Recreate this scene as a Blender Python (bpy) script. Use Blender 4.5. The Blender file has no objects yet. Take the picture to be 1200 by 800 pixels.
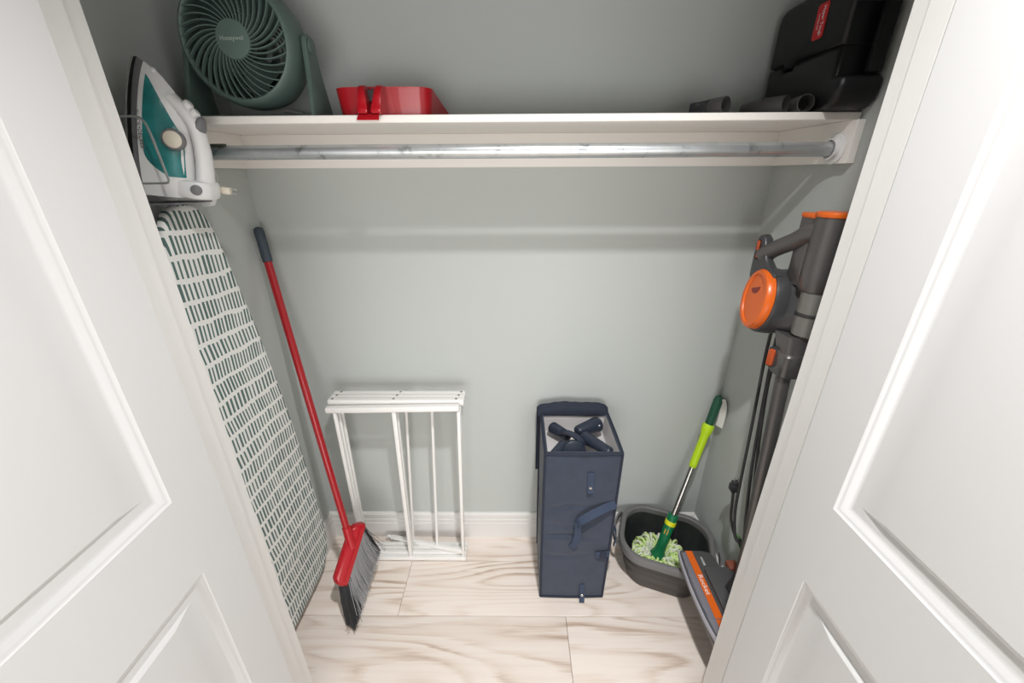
import bpy, bmesh, math, random
from mathutils import Vector as V, Matrix as Mx

random.seed(7)
PI = math.pi
sc = bpy.context.scene
COL = sc.collection

# ------------------------------------------------------------------ camera
cam_d = bpy.data.cameras.new('camera')
cam_d.sensor_width = 36.0
cam_d.lens = 464.5 / 1200.0 * 36.0
cam_d.clip_start = 0.01
cam = bpy.data.objects.new('camera', cam_d)
COL.objects.link(cam)
PITCH, YAW, ROLL = 0.4004, 0.0106, 0.0054
_f = V((-math.sin(YAW) * math.cos(PITCH), math.cos(YAW) * math.cos(PITCH), -math.sin(PITCH)))
_r = V((math.cos(YAW), math.sin(YAW), 0))
_d = _f.cross(_r)
_r2 = _r * math.cos(ROLL) + _d * math.sin(ROLL)
_d2 = _d * math.cos(ROLL) - _r * math.sin(ROLL)
m3 = Mx((_r2, -_d2, -_f)).transposed()
cam.matrix_world = Mx.Translation((0, 0, 1.525)) @ m3.to_4x4()
sc.camera = cam

# ------------------------------------------------------------------ world, lights, exposure
sc.view_settings.view_transform = 'Standard'
sc.view_settings.look = 'None'
sc.view_settings.gamma = 1.0
sc.view_settings.use_curve_mapping = False
sc.view_settings.exposure = 0.26
w = bpy.data.worlds.new('world')
sc.world = w
w.use_nodes = True
w.node_tree.nodes['Background'].inputs[0].default_value = (0.9, 0.95, 1.0, 1)
w.node_tree.nodes['Background'].inputs[1].default_value = 0.05


def area(name, loc, target, size, power, color, shape='DISK', size_y=None):
    l = bpy.data.lights.new(name, 'AREA')
    l.shape = shape
    l.size = size
    if size_y:
        l.size_y = size_y
    l.energy = power
    l.color = color
    o = bpy.data.objects.new(name, l)
    COL.objects.link(o)
    o.location = loc
    o.rotation_euler = (V(target) - V(loc)).to_track_quat('-Z', 'Y').to_euler()
    return o


# recessed ceiling downlight just in front of the closet
area('downlight', (0.18, 0.2, 2.43), (0.18, 0.2, 0), 0.09, 15.6, (1.0, 0.99, 0.98)).data.spread = math.radians(114)
# added soft fill light behind the camera; no window stands there
area('room_fill', (0.2, -2.5, 0.75), (0.2, 0, 0.75), 2.2, 50.0, (1.0, 0.99, 0.98), 'RECTANGLE', 1.3)

# ------------------------------------------------------------------ materials
MATS = {}


def mat(name, col, rough=0.5, metal=0.0, bump=0.0, bscale=200.0, vary=0.0, vscale=8.0, coat=0.0, trans=0.0, ior=1.45, spec=0.5, sheen=0.0):
    if name in MATS:
        return MATS[name]
    m = bpy.data.materials.new(name)
    m.use_nodes = True
    nt = m.node_tree
    b = nt.nodes['Principled BSDF']
    b.inputs['Base Color'].default_value = (*col, 1)
    b.inputs['Roughness'].default_value = rough
    b.inputs['Metallic'].default_value = metal
    b.inputs['Coat Weight'].default_value = coat
    b.inputs['Transmission Weight'].default_value = trans
    b.inputs['IOR'].default_value = ior
    b.inputs['Specular IOR Level'].default_value = spec
    b.inputs['Sheen Weight'].default_value = sheen
    tc = nt.nodes.new('ShaderNodeTexCoord')
    if vary > 0:
        n = nt.nodes.new('ShaderNodeTexNoise')
        n.inputs['Scale'].default_value = vscale
        n.inputs['Detail'].default_value = 4
        nt.links.new(tc.outputs['Object'], n.inputs['Vector'])
        mr = nt.nodes.new('ShaderNodeMapRange')
        mr.inputs[1].default_value = 0.3
        mr.inputs[2].default_value = 0.7
        mr.inputs[3].default_value = 1 - vary
        mr.inputs[4].default_value = 1 + vary
        nt.links.new(n.outputs['Fac'], mr.inputs[0])
        mul = nt.nodes.new('ShaderNodeVectorMath')
        mul.operation = 'SCALE'
        mul.inputs[0].default_value = col
        nt.links.new(mr.outputs[0], mul.inputs['Scale'])
        nt.links.new(mul.outputs[0], b.inputs['Base Color'])
    if bump > 0:
        n2 = nt.nodes.new('ShaderNodeTexNoise')
        n2.inputs['Scale'].default_value = bscale
        n2.inputs['Detail'].default_value = 3
        nt.links.new(tc.outputs['Object'], n2.inputs['Vector'])
        bp = nt.nodes.new('ShaderNodeBump')
        bp.inputs['Strength'].default_value = bump
        bp.inputs['Distance'].default_value = 0.002
        nt.links.new(n2.outputs['Fac'], bp.inputs['Height'])
        nt.links.new(bp.outputs[0], b.inputs['Normal'])
    MATS[name] = m
    return m


def math_node(nt, op, a, b=None, c=None):
    n = nt.nodes.new('ShaderNodeMath')
    n.operation = op
    for i, x in enumerate((a, b, c)):
        if x is None:
            continue
        if isinstance(x, (int, float)):
            n.inputs[i].default_value = x
        else:
            nt.links.new(x, n.inputs[i])
    return n.outputs[0]


def mat_plank():
    m = bpy.data.materials.new('whitewashed_oak')
    m.use_nodes = True
    nt = m.node_tree
    L = nt.links
    b = nt.nodes['Principled BSDF']
    tc = nt.nodes.new('ShaderNodeTexCoord')
    oi = nt.nodes.new('ShaderNodeObjectInfo')
    off = nt.nodes.new('ShaderNodeCombineXYZ')
    L.new(math_node(nt, 'MULTIPLY', oi.outputs['Random'], 37.0), off.inputs[0])
    L.new(math_node(nt, 'MULTIPLY', oi.outputs['Random'], 91.0), off.inputs[1])
    add = nt.nodes.new('ShaderNodeVectorMath')
    add.operation = 'ADD'
    L.new(tc.outputs['Object'], add.inputs[0])
    L.new(off.outputs[0], add.inputs[1])
    # broad distorted field whose contour lines are the cathedral figure
    mp = nt.nodes.new('ShaderNodeMapping')
    mp.inputs['Scale'].default_value = (0.85, 4.6, 1)
    L.new(add.outputs[0], mp.inputs['Vector'])
    n1 = nt.nodes.new('ShaderNodeTexNoise')
    n1.inputs['Scale'].default_value = 1.0
    n1.inputs['Detail'].default_value = 1.5
    n1.inputs['Roughness'].default_value = 0.4
    L.new(mp.outputs[0], n1.inputs['Vector'])
    band = math_node(nt, 'MULTIPLY', n1.outputs['Fac'], 15.0)
    mp2 = nt.nodes.new('ShaderNodeMapping')
    mp2.inputs['Scale'].default_value = (5, 110, 1)
    L.new(add.outputs[0], mp2.inputs['Vector'])
    n2 = nt.nodes.new('ShaderNodeTexNoise')
    n2.inputs['Scale'].default_value = 1.0
    n2.inputs['Detail'].default_value = 3
    L.new(mp2.outputs[0], n2.inputs['Vector'])
    band2 = math_node(nt, 'ADD', band, math_node(nt, 'MULTIPLY', n2.outputs['Fac'], 0.55))
    fr = math_node(nt, 'FRACT', band2)
    # soft saw-tooth like growth rings
    ring = nt.nodes.new('ShaderNodeValToRGB')
    e = ring.color_ramp.elements
    e[0].position = 0.0
    e[0].color = (0.0, 0.0, 0.0, 1)
    e[1].position = 1.0
    e[1].color = (0, 0, 0, 1)
    for p, v_ in ((0.45, 0.2), (0.78, 1.0), (0.9, 0.55)):
        k = e.new(p)
        k.color = (v_, v_, v_, 1)
    L.new(fr, ring.inputs[0])
    # where the figure is strong
    n3 = nt.nodes.new('ShaderNodeTexNoise')
    n3.inputs['Scale'].default_value = 3.2
    n3.inputs['Detail'].default_value = 2
    mp3 = nt.nodes.new('ShaderNodeMapping')
    mp3.inputs['Scale'].default_value = (0.6, 2.2, 1)
    L.new(add.outputs[0], mp3.inputs['Vector'])
    L.new(mp3.outputs[0], n3.inputs['Vector'])
    mr = nt.nodes.new('ShaderNodeMapRange')
    mr.inputs[1].default_value = 0.38
    mr.inputs[2].default_value = 0.68
    mr.inputs[3].default_value = 0.22
    mr.inputs[4].default_value = 0.95
    L.new(n3.outputs['Fac'], mr.inputs[0])
    fac = math_node(nt, 'MULTIPLY', ring.outputs[0], mr.outputs[0])
    mp4 = nt.nodes.new('ShaderNodeMapping')
    mp4.inputs['Scale'].default_value = (2.2, 60, 1)
    L.new(add.outputs[0], mp4.inputs['Vector'])
    n4 = nt.nodes.new('ShaderNodeTexNoise')
    n4.inputs['Scale'].default_value = 1.0
    n4.inputs['Detail'].default_value = 5
    L.new(mp4.outputs[0], n4.inputs['Vector'])
    fac = math_node(nt, 'ADD', fac, math_node(nt, 'MULTIPLY', math_node(nt, 'SUBTRACT', n4.outputs['Fac'], 0.5), 0.7))
    cr = nt.nodes.new('ShaderNodeValToRGB')
    e = cr.color_ramp.elements
    e[0].position = 0.0
    e[0].color = (0.86, 0.775, 0.71, 1)
    e[1].position = 1.0
    e[1].color = (0.46, 0.325, 0.24, 1)
    k = e.new(0.35)
    k.color = (0.775, 0.67, 0.59, 1)
    L.new(fac, cr.inputs[0])
    tint = nt.nodes.new('ShaderNodeMapRange')
    tint.inputs[3].default_value = 0.92
    tint.inputs[4].default_value = 1.05
    L.new(oi.outputs['Random'], tint.inputs[0])
    sc_ = nt.nodes.new('ShaderNodeVectorMath')
    sc_.operation = 'SCALE'
    L.new(cr.outputs[0], sc_.inputs[0])
    L.new(tint.outputs[0], sc_.inputs['Scale'])
    L.new(sc_.outputs[0], b.inputs['Base Color'])
    b.inputs['Roughness'].default_value = 0.48
    bp = nt.nodes.new('ShaderNodeBump')
    bp.inputs['Strength'].default_value = 0.15
    bp.inputs['Distance'].default_value = 0.001
    L.new(n2.outputs['Fac'], bp.inputs['Height'])
    L.new(bp.outputs[0], b.inputs['Normal'])
    return m


def mat_cover():
    """Printed cotton: rows of slanting green strokes (flat print on the cover)."""
    m = bpy.data.materials.new('printed_cotton')
    m.use_nodes = True
    nt = m.node_tree
    L = nt.links
    b = nt.nodes['Principled BSDF']
    b.inputs['Roughness'].default_value = 0.9
    tc = nt.nodes.new('ShaderNodeTexCoord')
    sp = nt.nodes.new('ShaderNodeSeparateXYZ')
    L.new(tc.outputs['Object'], sp.inputs[0])
    y, z = sp.outputs[1], sp.outputs[2]
    nz = nt.nodes.new('ShaderNodeTexNoise')
    nz.inputs['Scale'].default_value = 7.0
    L.new(tc.outputs['Object'], nz.inputs['Vector'])
    wob = math_node(nt, 'MULTIPLY', math_node(nt, 'SUBTRACT', nz.outputs['Fac'], 0.5), 0.02)
    zz = math_node(nt, 'DIVIDE', math_node(nt, 'ADD', math_node(nt, 'ADD', z, wob), math_node(nt, 'MULTIPLY', y, 0.05)), 0.0535)
    row = math_node(nt, 'FLOOR', zz)
    fv = math_node(nt, 'FRACT', zz)
    wn = nt.nodes.new('ShaderNodeTexWhiteNoise')
    wn.noise_dimensions = '1D'
    L.new(row, wn.inputs['W'])
    rnd = wn.outputs['Value']
    wn2 = nt.nodes.new('ShaderNodeTexWhiteNoise')
    wn2.noise_dimensions = '1D'
    L.new(math_node(nt, 'ADD', row, 71.3), wn2.inputs['W'])
    pitch = math_node(nt, 'ADD', 0.0118, math_node(nt, 'MULTIPLY', wn2.outputs['Value'], 0.004))
    slant = math_node(nt, 'MULTIPLY', math_node(nt, 'SUBTRACT', rnd, 0.35), 0.011)
    yy = math_node(nt, 'ADD', math_node(nt, 'ADD', y, math_node(nt, 'MULTIPLY', fv, slant)), math_node(nt, 'MULTIPLY', rnd, 0.3))
    q = math_node(nt, 'DIVIDE', yy, pitch)
    col_i = math_node(nt, 'FLOOR', q)
    fu = math_node(nt, 'FRACT', q)
    cv = nt.nodes.new('ShaderNodeCombineXYZ')
    L.new(col_i, cv.inputs[0])
    L.new(row, cv.inputs[1])
    wn3 = nt.nodes.new('ShaderNodeTexWhiteNoise')
    wn3.noise_dimensions = '2D'
    L.new(cv.outputs[0], wn3.inputs['Vector'])
    wid = math_node(nt, 'ADD', 0.36, math_node(nt, 'MULTIPLY', wn3.outputs['Value'], 0.24))
    a = math_node(nt, 'LESS_THAN', fu, wid)
    top = math_node(nt, 'ADD', 0.80, math_node(nt, 'MULTIPLY', wn3.outputs['Value'], 0.08))
    a2 = math_node(nt, 'MULTIPLY', math_node(nt, 'GREATER_THAN', fv, 0.06), math_node(nt, 'LESS_THAN', fv, top))
    mask = math_node(nt, 'MULTIPLY', a, a2)
    mx = nt.nodes.new('ShaderNodeMix')
    mx.data_type = 'RGBA'
    mx.inputs['A'].default_value = (0.83, 0.83, 0.81, 1)
    mx.inputs['B'].default_value = (0.10, 0.165, 0.155, 1)
    L.new(mask, mx.inputs['Factor'])
    L.new(mx.outputs['Result'], b.inputs['Base Color'])
    n2 = nt.nodes.new('ShaderNodeTexNoise')
    n2.inputs['Scale'].default_value = 25
    L.new(tc.outputs['Object'], n2.inputs['Vector'])
    bp = nt.nodes.new('ShaderNodeBump')
    bp.inputs['Strength'].default_value = 0.25
    bp.inputs['Distance'].default_value = 0.004
    L.new(n2.outputs['Fac'], bp.inputs['Height'])
    L.new(bp.outputs[0], b.inputs['Normal'])
    return m


def mat_galv():
    m = bpy.data.materials.new('galvanised_steel')
    m.use_nodes = True
    nt = m.node_tree
    L = nt.links
    b = nt.nodes['Principled BSDF']
    b.inputs['Metallic'].default_value = 0.85
    b.inputs['Roughness'].default_value = 0.36
    tc = nt.nodes.new('ShaderNodeTexCoord')
    n = nt.nodes.new('ShaderNodeTexNoise')
    n.inputs['Scale'].default_value = 30
    n.inputs['Detail'].default_value = 5
    n.inputs['Distortion'].default_value = 0.4
    L.new(tc.outputs['Object'], n.inputs['Vector'])
    cr = nt.nodes.new('ShaderNodeValToRGB')
    e = cr.color_ramp.elements
    e[0].position = 0.28
    e[0].color = (0.32, 0.34, 0.35, 1)
    e[1].position = 0.40
    e[1].color = (0.60, 0.63, 0.65, 1)
    k = e.new(0.75)
    k.color = (0.68, 0.70, 0.72, 1)
    L.new(n.outputs['Fac'], cr.inputs[0])
    L.new(cr.outputs[0], b.inputs['Base Color'])
    return m


WALL = mat('wall_paint', (0.485, 0.51, 0.495), 0.72, bump=0.05, bscale=300)
ROOM = mat('room_paint', (0.66, 0.655, 0.63), 0.7, bump=0.05, bscale=250)
TRIM = mat('trim_paint', (0.72, 0.71, 0.69), 0.38, bump=0.02, bscale=80)
DOOR = mat('door_paint', (0.615, 0.615, 0.615), 0.42, bump=0.035, bscale=120)
SHELF = mat('shelf_paint', (0.84, 0.81, 0.77), 0.45, bump=0.02, bscale=90)
CEIL = mat('ceiling_paint', (0.30, 0.31, 0.29), 0.85)
PLANK = mat_plank()
SUB = mat('floor_underlay', (0.16, 0.12, 0.09), 0.9)
COVER = mat_cover()
GALV = mat_galv()
CHROME = mat('chrome', (0.80, 0.80, 0.80), 0.32, 1.0)
STEEL = mat('steel_pole', (0.55, 0.54, 0.52), 0.22, 1.0)
WPLAST = mat('white_plastic', (0.78, 0.78, 0.78), 0.35)
CREAM = mat('cream_plastic', (0.72, 0.66, 0.55), 0.4)
FANG = mat('sage_plastic', (0.105, 0.155, 0.14), 0.42, bump=0.02, bscale=500)
FAND = mat('dark_sage_plastic', (0.045, 0.07, 0.062), 0.5)
BLACK = mat('black_plastic', (0.006, 0.006, 0.007), 0.42, bump=0.12, bscale=700)
DARK = mat('dark_void', (0.006, 0.006, 0.006), 0.8)
REDP = mat('red_plastic', (0.42, 0.006, 0.014), 0.28, coat=0.2)
REDH = mat('red_enamel', (0.36, 0.008, 0.014), 0.3, coat=0.3)
NAVYG = mat('slate_grip', (0.045, 0.06, 0.08), 0.6)
BRIS = mat('grey_bristle', (0.30, 0.30, 0.31), 0.75)
BRISD = mat('dark_bristle', (0.03, 0.03, 0.032), 0.75)
RACKW = mat('white_enamel', (0.82, 0.81, 0.79), 0.32)
SCREW = mat('screw_grey', (0.22, 0.22, 0.22), 0.4, 0.6)
NAVY = mat('navy_canvas', (0.030, 0.040, 0.066), 0.85, bump=0.35, bscale=900, vary=0.12, vscale=30, sheen=0.2)
NAVYD = mat('navy_binding', (0.018, 0.024, 0.042), 0.8)
STRAP = mat('navy_webbing', (0.032, 0.048, 0.088), 0.75, bump=0.3, bscale=1200)
LINING = mat('grey_lining', (0.62, 0.60, 0.60), 0.85, bump=0.1, bscale=40)
NAVYP = mat('navy_plastic', (0.022, 0.030, 0.050), 0.34)
BUCK = mat('grey_rubber', (0.155, 0.152, 0.152), 0.5)
BUCKB = mat('taupe_rubber', (0.075, 0.068, 0.064), 0.55)
BUCKI = mat('black_rubber', (0.026, 0.028, 0.031), 0.38, vary=0.3, vscale=14)
GREEN = mat('green_plastic', (0.008, 0.16, 0.062), 0.32)
GREEND = mat('dark_green_rubber', (0.01, 0.075, 0.038), 0.5)
LIME = mat('lime_plastic', (0.48, 0.72, 0.015), 0.35)
YEL = mat('yellow_plastic', (0.72, 0.72, 0.02), 0.4)
ORB = mat('amber_print', (0.75, 0.33, 0.01), 0.5)
YARNL = mat('lime_yarn', (0.68, 0.86, 0.36), 0.9)
YARNW = mat('white_yarn', (0.82, 0.86, 0.72), 0.9)
GUN = mat('gunmetal_plastic', (0.135, 0.128, 0.126), 0.32, 0.55)
GUND = mat('charcoal_plastic', (0.035, 0.035, 0.038), 0.42)
GUNM = mat('grey_plastic', (0.075, 0.075, 0.078), 0.4)
ORANGE = mat('orange_plastic', (0.72, 0.13, 0.012), 0.3)
ORANGED = mat('deep_orange_plastic', (0.46, 0.075, 0.018), 0.35)
CLEARP = mat('smoky_clear_plastic', (0.30, 0.29, 0.34), 0.12, trans=0.35)
CLEAR = mat('clear_plastic', (0.42, 0.41, 0.38), 0.12, trans=0.6)
LILAC = mat('lilac_grey_plastic', (0.40, 0.39, 0.45), 0.3)
TAUPE = mat('taupe_plastic', (0.22, 0.19, 0.17), 0.5)
CORD = mat('charcoal_cord', (0.030, 0.030, 0.032), 0.5)
PRINT = mat('white_print', (0.80, 0.80, 0.78), 0.6)
DPRINT = mat('grey_print', (0.13, 0.13, 0.13), 0.6)
LPRINT = mat('pale_sage_print', (0.36, 0.42, 0.39), 0.6)
REDS = mat('red_sticker', (0.62, 0.008, 0.012), 0.35)
TEAL = mat('teal_tank', (0.02, 0.20, 0.20), 0.12, vary=0.25, vscale=25, coat=0.4)
IGREY = mat('iron_grey', (0.17, 0.17, 0.18), 0.45)
TOOLG = mat('tool_grey', (0.055, 0.052, 0.052), 0.38)
PAPER = mat('paper_tag', (0.75, 0.74, 0.70), 0.8)
TAG_D = mat('dark_tape', (0.05, 0.06, 0.04), 0.7)
LEAFG = mat('green_strap', (0.06, 0.16, 0.04), 0.6)

# ------------------------------------------------------------------ helpers
ROOT = {}


def bm_new():
    return bmesh.new()


def obj(name, bm, m, parent=None, kind=None, sharp=35, smooth=True):
    """Geometry is written in world space; it is stored relative to its parent's base."""
    bmesh.ops.remove_doubles(bm, verts=bm.verts, dist=1e-6)
    bmesh.ops.recalc_face_normals(bm, faces=bm.faces)
    M = ROOT.get(parent.name, Mx.Identity(4)) if parent else None
    if M is not None:
        bm.transform(M.inverted())
    if smooth:
        lim = math.radians(sharp)
        for f in bm.faces:
            f.smooth = True
        for e in bm.edges:
            if len(e.link_faces) == 2:
                if e.calc_face_angle(0) > lim:
                    e.smooth = False
    me = bpy.data.meshes.new(name)
    bm.to_mesh(me)
    bm.free()
    o = bpy.data.objects.new(name, me)
    me.materials.append(m)
    COL.objects.link(o)
    if parent:
        o.parent = parent
        ROOT[o.name] = ROOT.get(parent.name, Mx.Identity(4))
    else:
        ROOT[o.name] = Mx.Identity(4)
    if kind:
        o['kind'] = kind
    return o


def struct(name, bm, m, **k):
    return obj(name, bm, m, None, 'structure', **k)


def thing(name, label, cat, loc, group=None, kind=None):
    o = bpy.data.objects.new(name, None)
    o.empty_display_size = 0.05
    COL.objects.link(o)
    o.location = loc
    ROOT[o.name] = Mx.Translation(loc)
    if kind:
        o['kind'] = kind
    if label:
        o['label'] = label
        o['category'] = cat
    if group:
        o['group'] = group
    return o


def tag(o, label, cat, group=None):
    o['label'] = label
    o['category'] = cat
    if group:
        o['group'] = group
    return o


def frame(o, xd, yd):
    x = V(xd).normalized()
    z = x.cross(V(yd)).normalized()
    y = z.cross(x)
    M = Mx((x, y, z)).transposed().to_4x4()
    M.translation = V(o)
    return M


def axis_frame(o, zd):
    z = V(zd).normalized()
    q = z.to_track_quat('Z', 'Y').to_matrix().to_4x4()
    q.translation = V(o)
    return q


def box(bm, x0, x1, y0, y1, z0, z1, bev=0.0, seg=2, M=None):
    vs = [bm.verts.new(p) for p in ((x0, y0, z0), (x1, y0, z0), (x1, y1, z0), (x0, y1, z0), (x0, y0, z1), (x1, y0, z1), (x1, y1, z1), (x0, y1, z1))]
    fs = [bm.faces.new([vs[i] for i in q]) for q in ((3, 2, 1, 0), (4, 5, 6, 7), (0, 1, 5, 4), (1, 2, 6, 5), (2, 3, 7, 6), (3, 0, 4, 7))]
    if M is not None:
        for v in vs:
            v.co = M @ v.co
    if bev > 0:
        es = set(e for f in fs for e in f.edges)
        bmesh.ops.bevel(bm, geom=list(es), offset=bev, segments=seg, profile=0.5, affect='EDGES')


def loft(bm, rings, caps=True, closed=True, loop=False):
    R = [[bm.verts.new(p) for p in r] for r in rings]
    n = len(R[0])
    m = len(R)
    for i in range(m if loop else m - 1):
        a, b = R[i], R[(i + 1) % m]
        for j in range(n if closed else n - 1):
            k = (j + 1) % n
            try:
                bm.faces.new((a[j], a[k], b[k], b[j]))
            except ValueError:
                pass
    if caps and closed and not loop:
        bm.faces.new(R[0][::-1])
        bm.faces.new(R[-1])
    return R


def tube(bm, pts, r, n=10, caps=True, flat=None):
    """Round tube along a path. r may be a list. flat=(w,h) sweeps an ellipse instead."""
    P = [V(p) for p in pts]
    m = len(P)
    rs = r if isinstance(r, (list, tuple)) else [r] * m
    T = []
    for i in range(m):
        a = P[max(i - 1, 0)]
        b = P[min(i + 1, m - 1)]
        T.append((b - a).normalized())
    up = V((0, 0, 1)) if abs(T[0].z) < 0.9 else V((1, 0, 0))
    u = T[0].cross(up).normalized()
    rings = []
    for i in range(m):
        u = (u - T[i] * u.dot(T[i]))
        u = u.normalized() if u.length > 1e-6 else T[i].orthogonal().normalized()
        v = T[i].cross(u)
        rings.append([P[i] + (u * math.cos(2 * PI * k / n) + v * math.sin(2 * PI * k / n)) * rs[i] for k in range(n)])
    loft(bm, rings, caps)


def ribbon(bm, pts, side, w, t):
    """Flat strap along pts: width w along `side`, thickness t."""
    P = [V(p) for p in pts]
    s = V(side).normalized()
    rings = []
    for i in range(len(P)):
        a = P[max(i - 1, 0)]
        b = P[min(i + 1, len(P) - 1)]
        T = (b - a).normalized()
        sd = (s - T * s.dot(T)).normalized()
        nrm = T.cross(sd)
        rings.append([P[i] + sd * (w / 2) + nrm * (t / 2), P[i] - sd * (w / 2) + nrm * (t / 2), P[i] - sd * (w / 2) - nrm * (t / 2), P[i] + sd * (w / 2) - nrm * (t / 2)])
    loft(bm, rings)


def lathe(bm, prof, M, n=32, caps=True):
    rings = []
    for r, z in prof:
        rings.append([M @ V((r * math.cos(2 * PI * k / n), r * math.sin(2 * PI * k / n), z)) for k in range(n)])
    loft(bm, rings, caps)


def rrect(w, h, r, n=5, cx=0, cy=0):
    pts = []
    for (sx, sy, a0) in ((1, 1, 0), (-1, 1, 90), (-1, -1, 180), (1, -1, 270)):
        for k in range(n + 1):
            a = math.radians(a0 + 90 * k / n)
            pts.append((cx + sx * (w / 2 - r) + r * math.cos(a), cy + sy * (h / 2 - r) + r * math.sin(a)))
    return pts


def prism(bm, outline, z0, z1, M, bev=0.0):
    """Extrude a 2D outline along the frame's z, with a small chamfer at both ends."""
    if bev > 0:
        cx = sum(p[0] for p in outline) / len(outline)
        cy = sum(p[1] for p in outline) / len(outline)
        n = len(outline)

        def inset(d):
            out = []
            for i in range(n):
                a, p, c = V(outline[i - 1]), V(outline[i]), V(outline[(i + 1) % n])
                t1 = (p - a)
                t2 = (c - p)
                nn = V((0, 0))
                for t in (t1, t2):
                    if t.length > 1e-9:
                        t.normalize()
                        nn += V((-t.y, t.x))
                if nn.length > 1e-9:
                    nn.normalize()
                if nn.dot(V((cx, cy)) - p) < 0 and False:
                    nn = -nn
                out.append(p + nn * d)
            return out
        area2 = sum(outline[i - 1][0] * outline[i][1] - outline[i][0] * outline[i - 1][1] for i in range(n))
        s = 1 if area2 > 0 else -1
        o1 = inset(s * bev)
        o2 = inset(s * bev * 0.3)
        rings = [[M @ V((p[0], p[1], z0)) for p in o1], [M @ V((p[0], p[1], z0 + bev * 0.3)) for p in o2], [M @ V((p[0], p[1], z0 + bev)) for p in outline],
                 [M @ V((p[0], p[1], z1 - bev)) for p in outline], [M @ V((p[0], p[1], z1 - bev * 0.3)) for p in o2], [M @ V((p[0], p[1], z1)) for p in o1]]
    else:
        rings = [[M @ V((p[0], p[1], z0)) for p in outline], [M @ V((p[0], p[1], z1)) for p in outline]]
    loft(bm, rings)


def spline(pts, n=6):
    P = [V(p) for p in pts]
    out = []
    for i in range(len(P) - 1):
        p0 = P[max(i - 1, 0)]
        p1, p2 = P[i], P[i + 1]
        p3 = P[min(i + 2, len(P) - 1)]
        for k in range(n):
            t = k / n
            out.append(0.5 * ((2 * p1) + (p2 - p0) * t + (2 * p0 - 5 * p1 + 4 * p2 - p3) * t * t + (3 * p1 - p0 - 3 * p2 + p3) * t ** 3))
    out.append(P[-1])
    return out


def ball(bm, c, r, sx=1, sy=1, sz=1, M=None, u=12, v=8):
    T = Mx.Translation(V(c)) @ Mx.Diagonal((r * sx, r * sy, r * sz, 1))
    if M is not None:
        T = Mx.Translation(V(c)) @ M.to_3x3().to_4x4() @ Mx.Diagonal((r * sx, r * sy, r * sz, 1))
    bmesh.ops.create_uvsphere(bm, u_segments=u, v_segments=v, radius=1, matrix=T)


def text(name, body, size, M, m, parent, ext=0.0003, sx=1.0, align='CENTER'):
    cu = bpy.data.curves.new(name, 'FONT')
    cu.body = body
    cu.size = size
    cu.extrude = ext
    cu.align_x = align
    cu.align_y = 'CENTER'
    cu.resolution_u = 2
    to = bpy.data.objects.new('tmp_text', cu)
    COL.objects.link(to)
    dg = bpy.context.evaluated_depsgraph_get()
    me = bpy.data.meshes.new_from_object(to.evaluated_get(dg))
    bpy.data.objects.remove(to)
    bpy.data.curves.remove(cu)
    bm = bmesh.new()
    bm.from_mesh(me)
    bpy.data.meshes.remove(me)
    bm.transform(M @ Mx.Diagonal((sx, 1, 1, 1)))
    return obj(name, bm, m, parent, smooth=False)


# ------------------------------------------------------------------ closet shell
XL, XR, YB = -0.834, 0.790, 1.3305
JL, JR = -0.634, 0.572          # jamb faces
Y0, Y1 = 0.605, 0.720           # front wall thickness
ZH = 2.085                      # head of the opening

bm = bm_new(); box(bm, -0.95, 0.91, YB, YB + 0.1, 0, 2.44); struct('wall_back', bm, WALL)
bm = bm_new(); box(bm, XL - 0.1, XL, Y1, YB, 0, 2.44); struct('wall_left', bm, WALL)
bm = bm_new(); box(bm, XR, XR + 0.1, Y1, YB, 0, 2.44); struct('wall_right', bm, WALL)
bm = bm_new()
box(bm, -1.9, JL - 0.02, Y0, Y1, 0, 2.44)
box(bm, JR + 0.02, 1.9, Y0, Y1, 0, 2.44)
box(bm, JL - 0.02, JR + 0.02, Y0, Y1, ZH + 0.02, 2.44)
struct('wall_front', bm, WALL)
bm = bm_new(); box(bm, -2.0, -1.9, -2.7, Y1, 0, 2.44); struct('wall_room_left', bm, ROOM)
bm = bm_new(); box(bm, 1.9, 2.0, -2.7, Y1, 0, 2.44); struct('wall_room_right', bm, ROOM)
bm = bm_new(); box(bm, -2.0, 2.0, -2.8, -2.7, 0, 2.44); struct('wall_room_back', bm, ROOM)
bm = bm_new(); box(bm, -2.0, 2.0, -2.8, YB + 0.1, 2.44, 2.54); struct('ceiling', bm, CEIL)

# floor: underlay with separate planks
bm = bm_new(); box(bm, -1.9, 1.9, -2.7, YB, -0.03, -0.0085)
floor = struct('floor', bm, SUB)
PW = 0.2292
edges = [1.195 + 0.2292, 1.195, 0.966]
while edges[-1] > -2.7:
    edges.append(edges[-1] - PW)
joint = {0: [0.62, -0.83], 1: [-0.445, 1.02], 2: [0.185, -1.2]}
for i in range(len(edges) - 1):
    ya, yb = edges[i + 1], min(edges[i], YB)
    ya = max(ya, -2.7)
    if yb - ya < 0.01:
        continue
    js = joint.get(i) or [(-1.6 + (i * 0.47) % 1.4), (-0.25 + (i * 0.47) % 1.4)]
    xa, xb = (XL, XR) if ya > Y1 - 0.02 else (-1.9, 1.9)
    xs = [xa] + sorted(x for x in js if xa + 0.05 < x < xb - 0.05) + [xb]
    for k in range(len(xs) - 1):
        x0, x1 = xs[k] + 0.0006, xs[k + 1] - 0.0006
        y0, y1 = ya + 0.0006, yb - 0.0006
        cx, cy = (x0 + x1) / 2, (y0 + y1) / 2
        bm = bm_new()
        box(bm, x0 - cx, x1 - cx, y0 - cy, y1 - cy, -0.0085, 0.0, 0.0012, 1)
        o = obj('plank', bm, PLANK, None)
        o.parent = floor
        o.location = (cx, cy, 0)

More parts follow.
